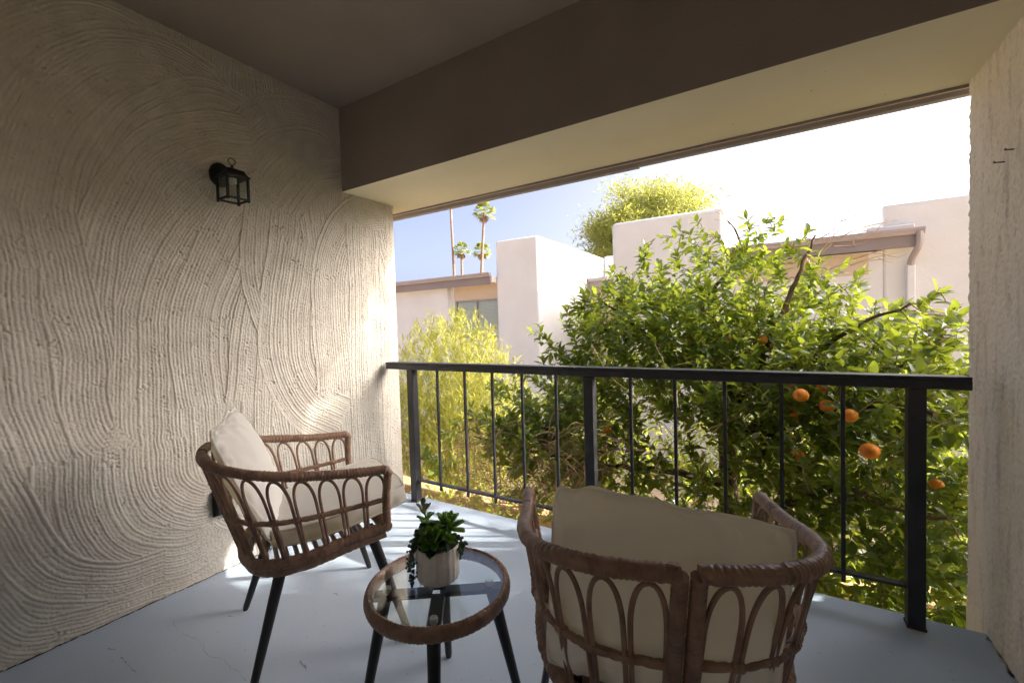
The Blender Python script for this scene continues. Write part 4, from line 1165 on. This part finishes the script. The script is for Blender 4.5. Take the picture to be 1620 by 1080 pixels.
# strings of beads over the rim
def bead(m, c, r):
    ph = (1 + 5 ** 0.5) / 2
    v = np.array([(-1, ph, 0), (1, ph, 0), (-1, -ph, 0), (1, -ph, 0), (0, -1, ph), (0, 1, ph), (0, -1, -ph), (0, 1, -ph), (ph, 0, -1), (ph, 0, 1), (-ph, 0, -1), (-ph, 0, 1)]) / 1.902
    f = [(0, 11, 5), (0, 5, 1), (0, 1, 7), (0, 7, 10), (0, 10, 11), (1, 5, 9), (5, 11, 4), (11, 10, 2), (10, 7, 6), (7, 1, 8), (3, 9, 4), (3, 4, 2), (3, 2, 6), (3, 6, 8), (3, 8, 9), (4, 9, 5), (2, 4, 11), (6, 2, 10), (8, 6, 7), (9, 8, 1)]
    m.add(v * r * np.array([1, 1, 1.15]) + c, f)
for off, dn, cnt in ((-1, 0.118, 30), (-0.9, 0.095, 24), (-1.05, 0.075, 20), (1, 0.040, 20), (0.9, 0.055, 20), (1.08, 0.03, 16)):
    m = MB()
    e0 = er * off * 0.052 + en * rnd.uniform(-0.012, 0.026)
    path = spline([e0 * 0.6 + [0, 0, 0.112], e0 * 1.12 + [0, 0, 0.122], e0 * 1.30 + [0, 0, 0.10], e0 * 1.36 + [0, 0, 0.118 - dn * 0.6], e0 * 1.36 + [0, 0, 0.118 - dn]], 8)
    m.tube(path, 0.0008, 4)
    for k in range(cnt * 2):
        t = rnd.random()
        q = np.array([np.interp(t * (len(path) - 1), range(len(path)), path[:, j]) for j in range(3)])
        bead(m, q + np.array([rnd.gauss(0, 0.0045), rnd.gauss(0, 0.0045), rnd.gauss(0, 0.002)]), rnd.uniform(0.0030, 0.0042))
    m.build('bead_string', 'succ_dark', pp, kind='stuff')

# ------------------------------------------------------------------ wall lantern
LX, LY, LZ = -2.150, 1.066, 1.746         # body centre, bottom
ln_o = thing('wall_lantern', 'black wall lantern with clear glass panes on the swirled stucco wall', 'lamp', (LX, LY, LZ))
s = 0.045; hB = 0.104
for sx in (-1, 1):
    for sy in (-1, 1):
        MB().box(sx * s - 0.005, sx * s + 0.005, sy * s - 0.005, sy * s + 0.005, -0.006, hB).build('corner_bar', 'lantern', ln_o, smooth=False, bevel=0.001)
m = MB()
for q in (-1, 1):
    m.box(-s + 0.005, s - 0.005, q * s - 0.004, q * s + 0.004, 0.0, 0.008)
    m.box(q * s - 0.004, q * s + 0.004, -s + 0.005, s - 0.005, 0.0, 0.008)
m.build('bottom_frame', 'lantern', ln_o, smooth=False)
for nx, ny in ((1, 0), (-1, 0), (0, 1), (0, -1)):
    m = MB()
    if nx: m.box(nx * s - 0.001, nx * s + 0.001, -s + 0.005, s - 0.005, 0.0082, hB - 0.001)
    else: m.box(-s + 0.005, s - 0.005, ny * s - 0.001, ny * s + 0.001, 0.0082, hB - 0.001)
    m.build('glass_pane', 'glass', ln_o, smooth=False)
def frustum(m, r0, r1, z0, z1):
    m.add([(-r0, -r0, z0), (r0, -r0, z0), (r0, r0, z0), (-r0, r0, z0), (-r1, -r1, z1), (r1, -r1, z1), (r1, r1, z1), (-r1, r1, z1)],
          [(0, 3, 2, 1), (4, 5, 6, 7), (0, 1, 5, 4), (1, 2, 6, 5), (2, 3, 7, 6), (3, 0, 4, 7)])
m = MB()
frustum(m, 0.054, 0.054, hB, hB + 0.006); frustum(m, 0.051, 0.040, hB + 0.0062, hB + 0.022); frustum(m, 0.0398, 0.036, hB + 0.0222, hB + 0.034); frustum(m, 0.0355, 0.012, hB + 0.0342, hB + 0.045)
m.lathe([(0.011, hB + 0.0452), (0.006, hB + 0.052), (0.007, hB + 0.057), (0.003, hB + 0.062)], 12)
m.build('hood', 'lantern', ln_o, smooth=False)
a = np.linspace(0, 2 * np.pi, 28, endpoint=False)
MB().tube(np.stack([0 * a + 0.0, 0.0155 * np.cos(a), hB + 0.0765 + 0.0155 * np.sin(a)], 1), 0.0021, 6, closed=True).build('ring', 'lantern', ln_o)
# oval back plate and arm
m = MB()
n = 28; a = np.linspace(0, 2 * np.pi, n, endpoint=False)
wx = XL - LX + 0.003
rings_ = [(1.0, wx - 0.004), (1.0, wx + 0.010), (0.9, wx + 0.017), (0.45, wx + 0.020), (0.4, wx + 0.028), (0.01, wx + 0.03)]
V = np.concatenate([np.stack([np.full(n, x), 0.047 * k * np.cos(a), 0.142 + 0.058 * k * np.sin(a)], 1) for k, x in rings_])
F = [(k * n + i, k * n + (i + 1) % n, (k + 1) * n + (i + 1) % n, (k + 1) * n + i) for k in range(len(rings_) - 1) for i in range(n)]
m.add(V, F).build('back_plate', 'lantern', ln_o)
MB().tube(spline([(wx + 0.02, 0, 0.142), (wx + 0.045, 0, 0.146), (-0.035, 0, 0.138), (-0.02, 0, hB + 0.03)], 5), 0.009, 8).build('arm', 'lantern', ln_o)
MB().lathe([(0.0165, hB - 0.001), (0.0165, 0.080), (0.0130, 0.076)], 16).build('socket', 'sleeve', ln_o)
bu = MB().lathe([(0.012, 0.076), (0.014, 0.068), (0.023, 0.052), (0.026, 0.042), (0.023, 0.030), (0.012, 0.0225), (0.0005, 0.021)], 20).build('bulb', 'glass', ln_o)
m = MB()
for k in range(6):
    b = k * math.pi / 3
    m.tube(np.array([(0.004 * math.cos(b), 0.004 * math.sin(b), 0.066), (0.010 * math.cos(b), 0.010 * math.sin(b), 0.034)]), 0.0009, 4)
m.build('filament', 'filament', bu)

# ------------------------------------------------------------------ small things on the walls
oc_ = thing('outlet_cover', 'black weatherproof outlet cover low on the stucco wall behind the armchair', 'outlet', (XL + 0.004, 1.0, 0.335))
MB().box(0.0, 0.012, -0.042, 0.042, -0.062, 0.062).build('plate', 'lantern', oc_, smooth=False, bevel=0.003)
MB().box(0.0125, 0.034, -0.034, 0.034, -0.054, 0.054).build('lid', 'lantern', oc_, smooth=False, bevel=0.005)
for i, (y, z, lab) in enumerate(((1.931, 1.615, 'bent rusty nail in the pale stucco wall by the railing, the upper one'), (2.008, 1.600, 'bent rusty nail in the pale stucco wall by the railing, the lower one'))):
    o = MB().tube(np.array([(0, 0, 0), (-0.018, 0.0, 0.002), (-0.03, -0.012, 0.0), (-0.034, -0.03, -0.001)]), np.array([0.0022, 0.002, 0.002, 0.0018]), 6).build('nail', 'nail', None, label=lab, cat='nail', group='nails in the wall')
    o.location = (XR + 0.002, y, z)
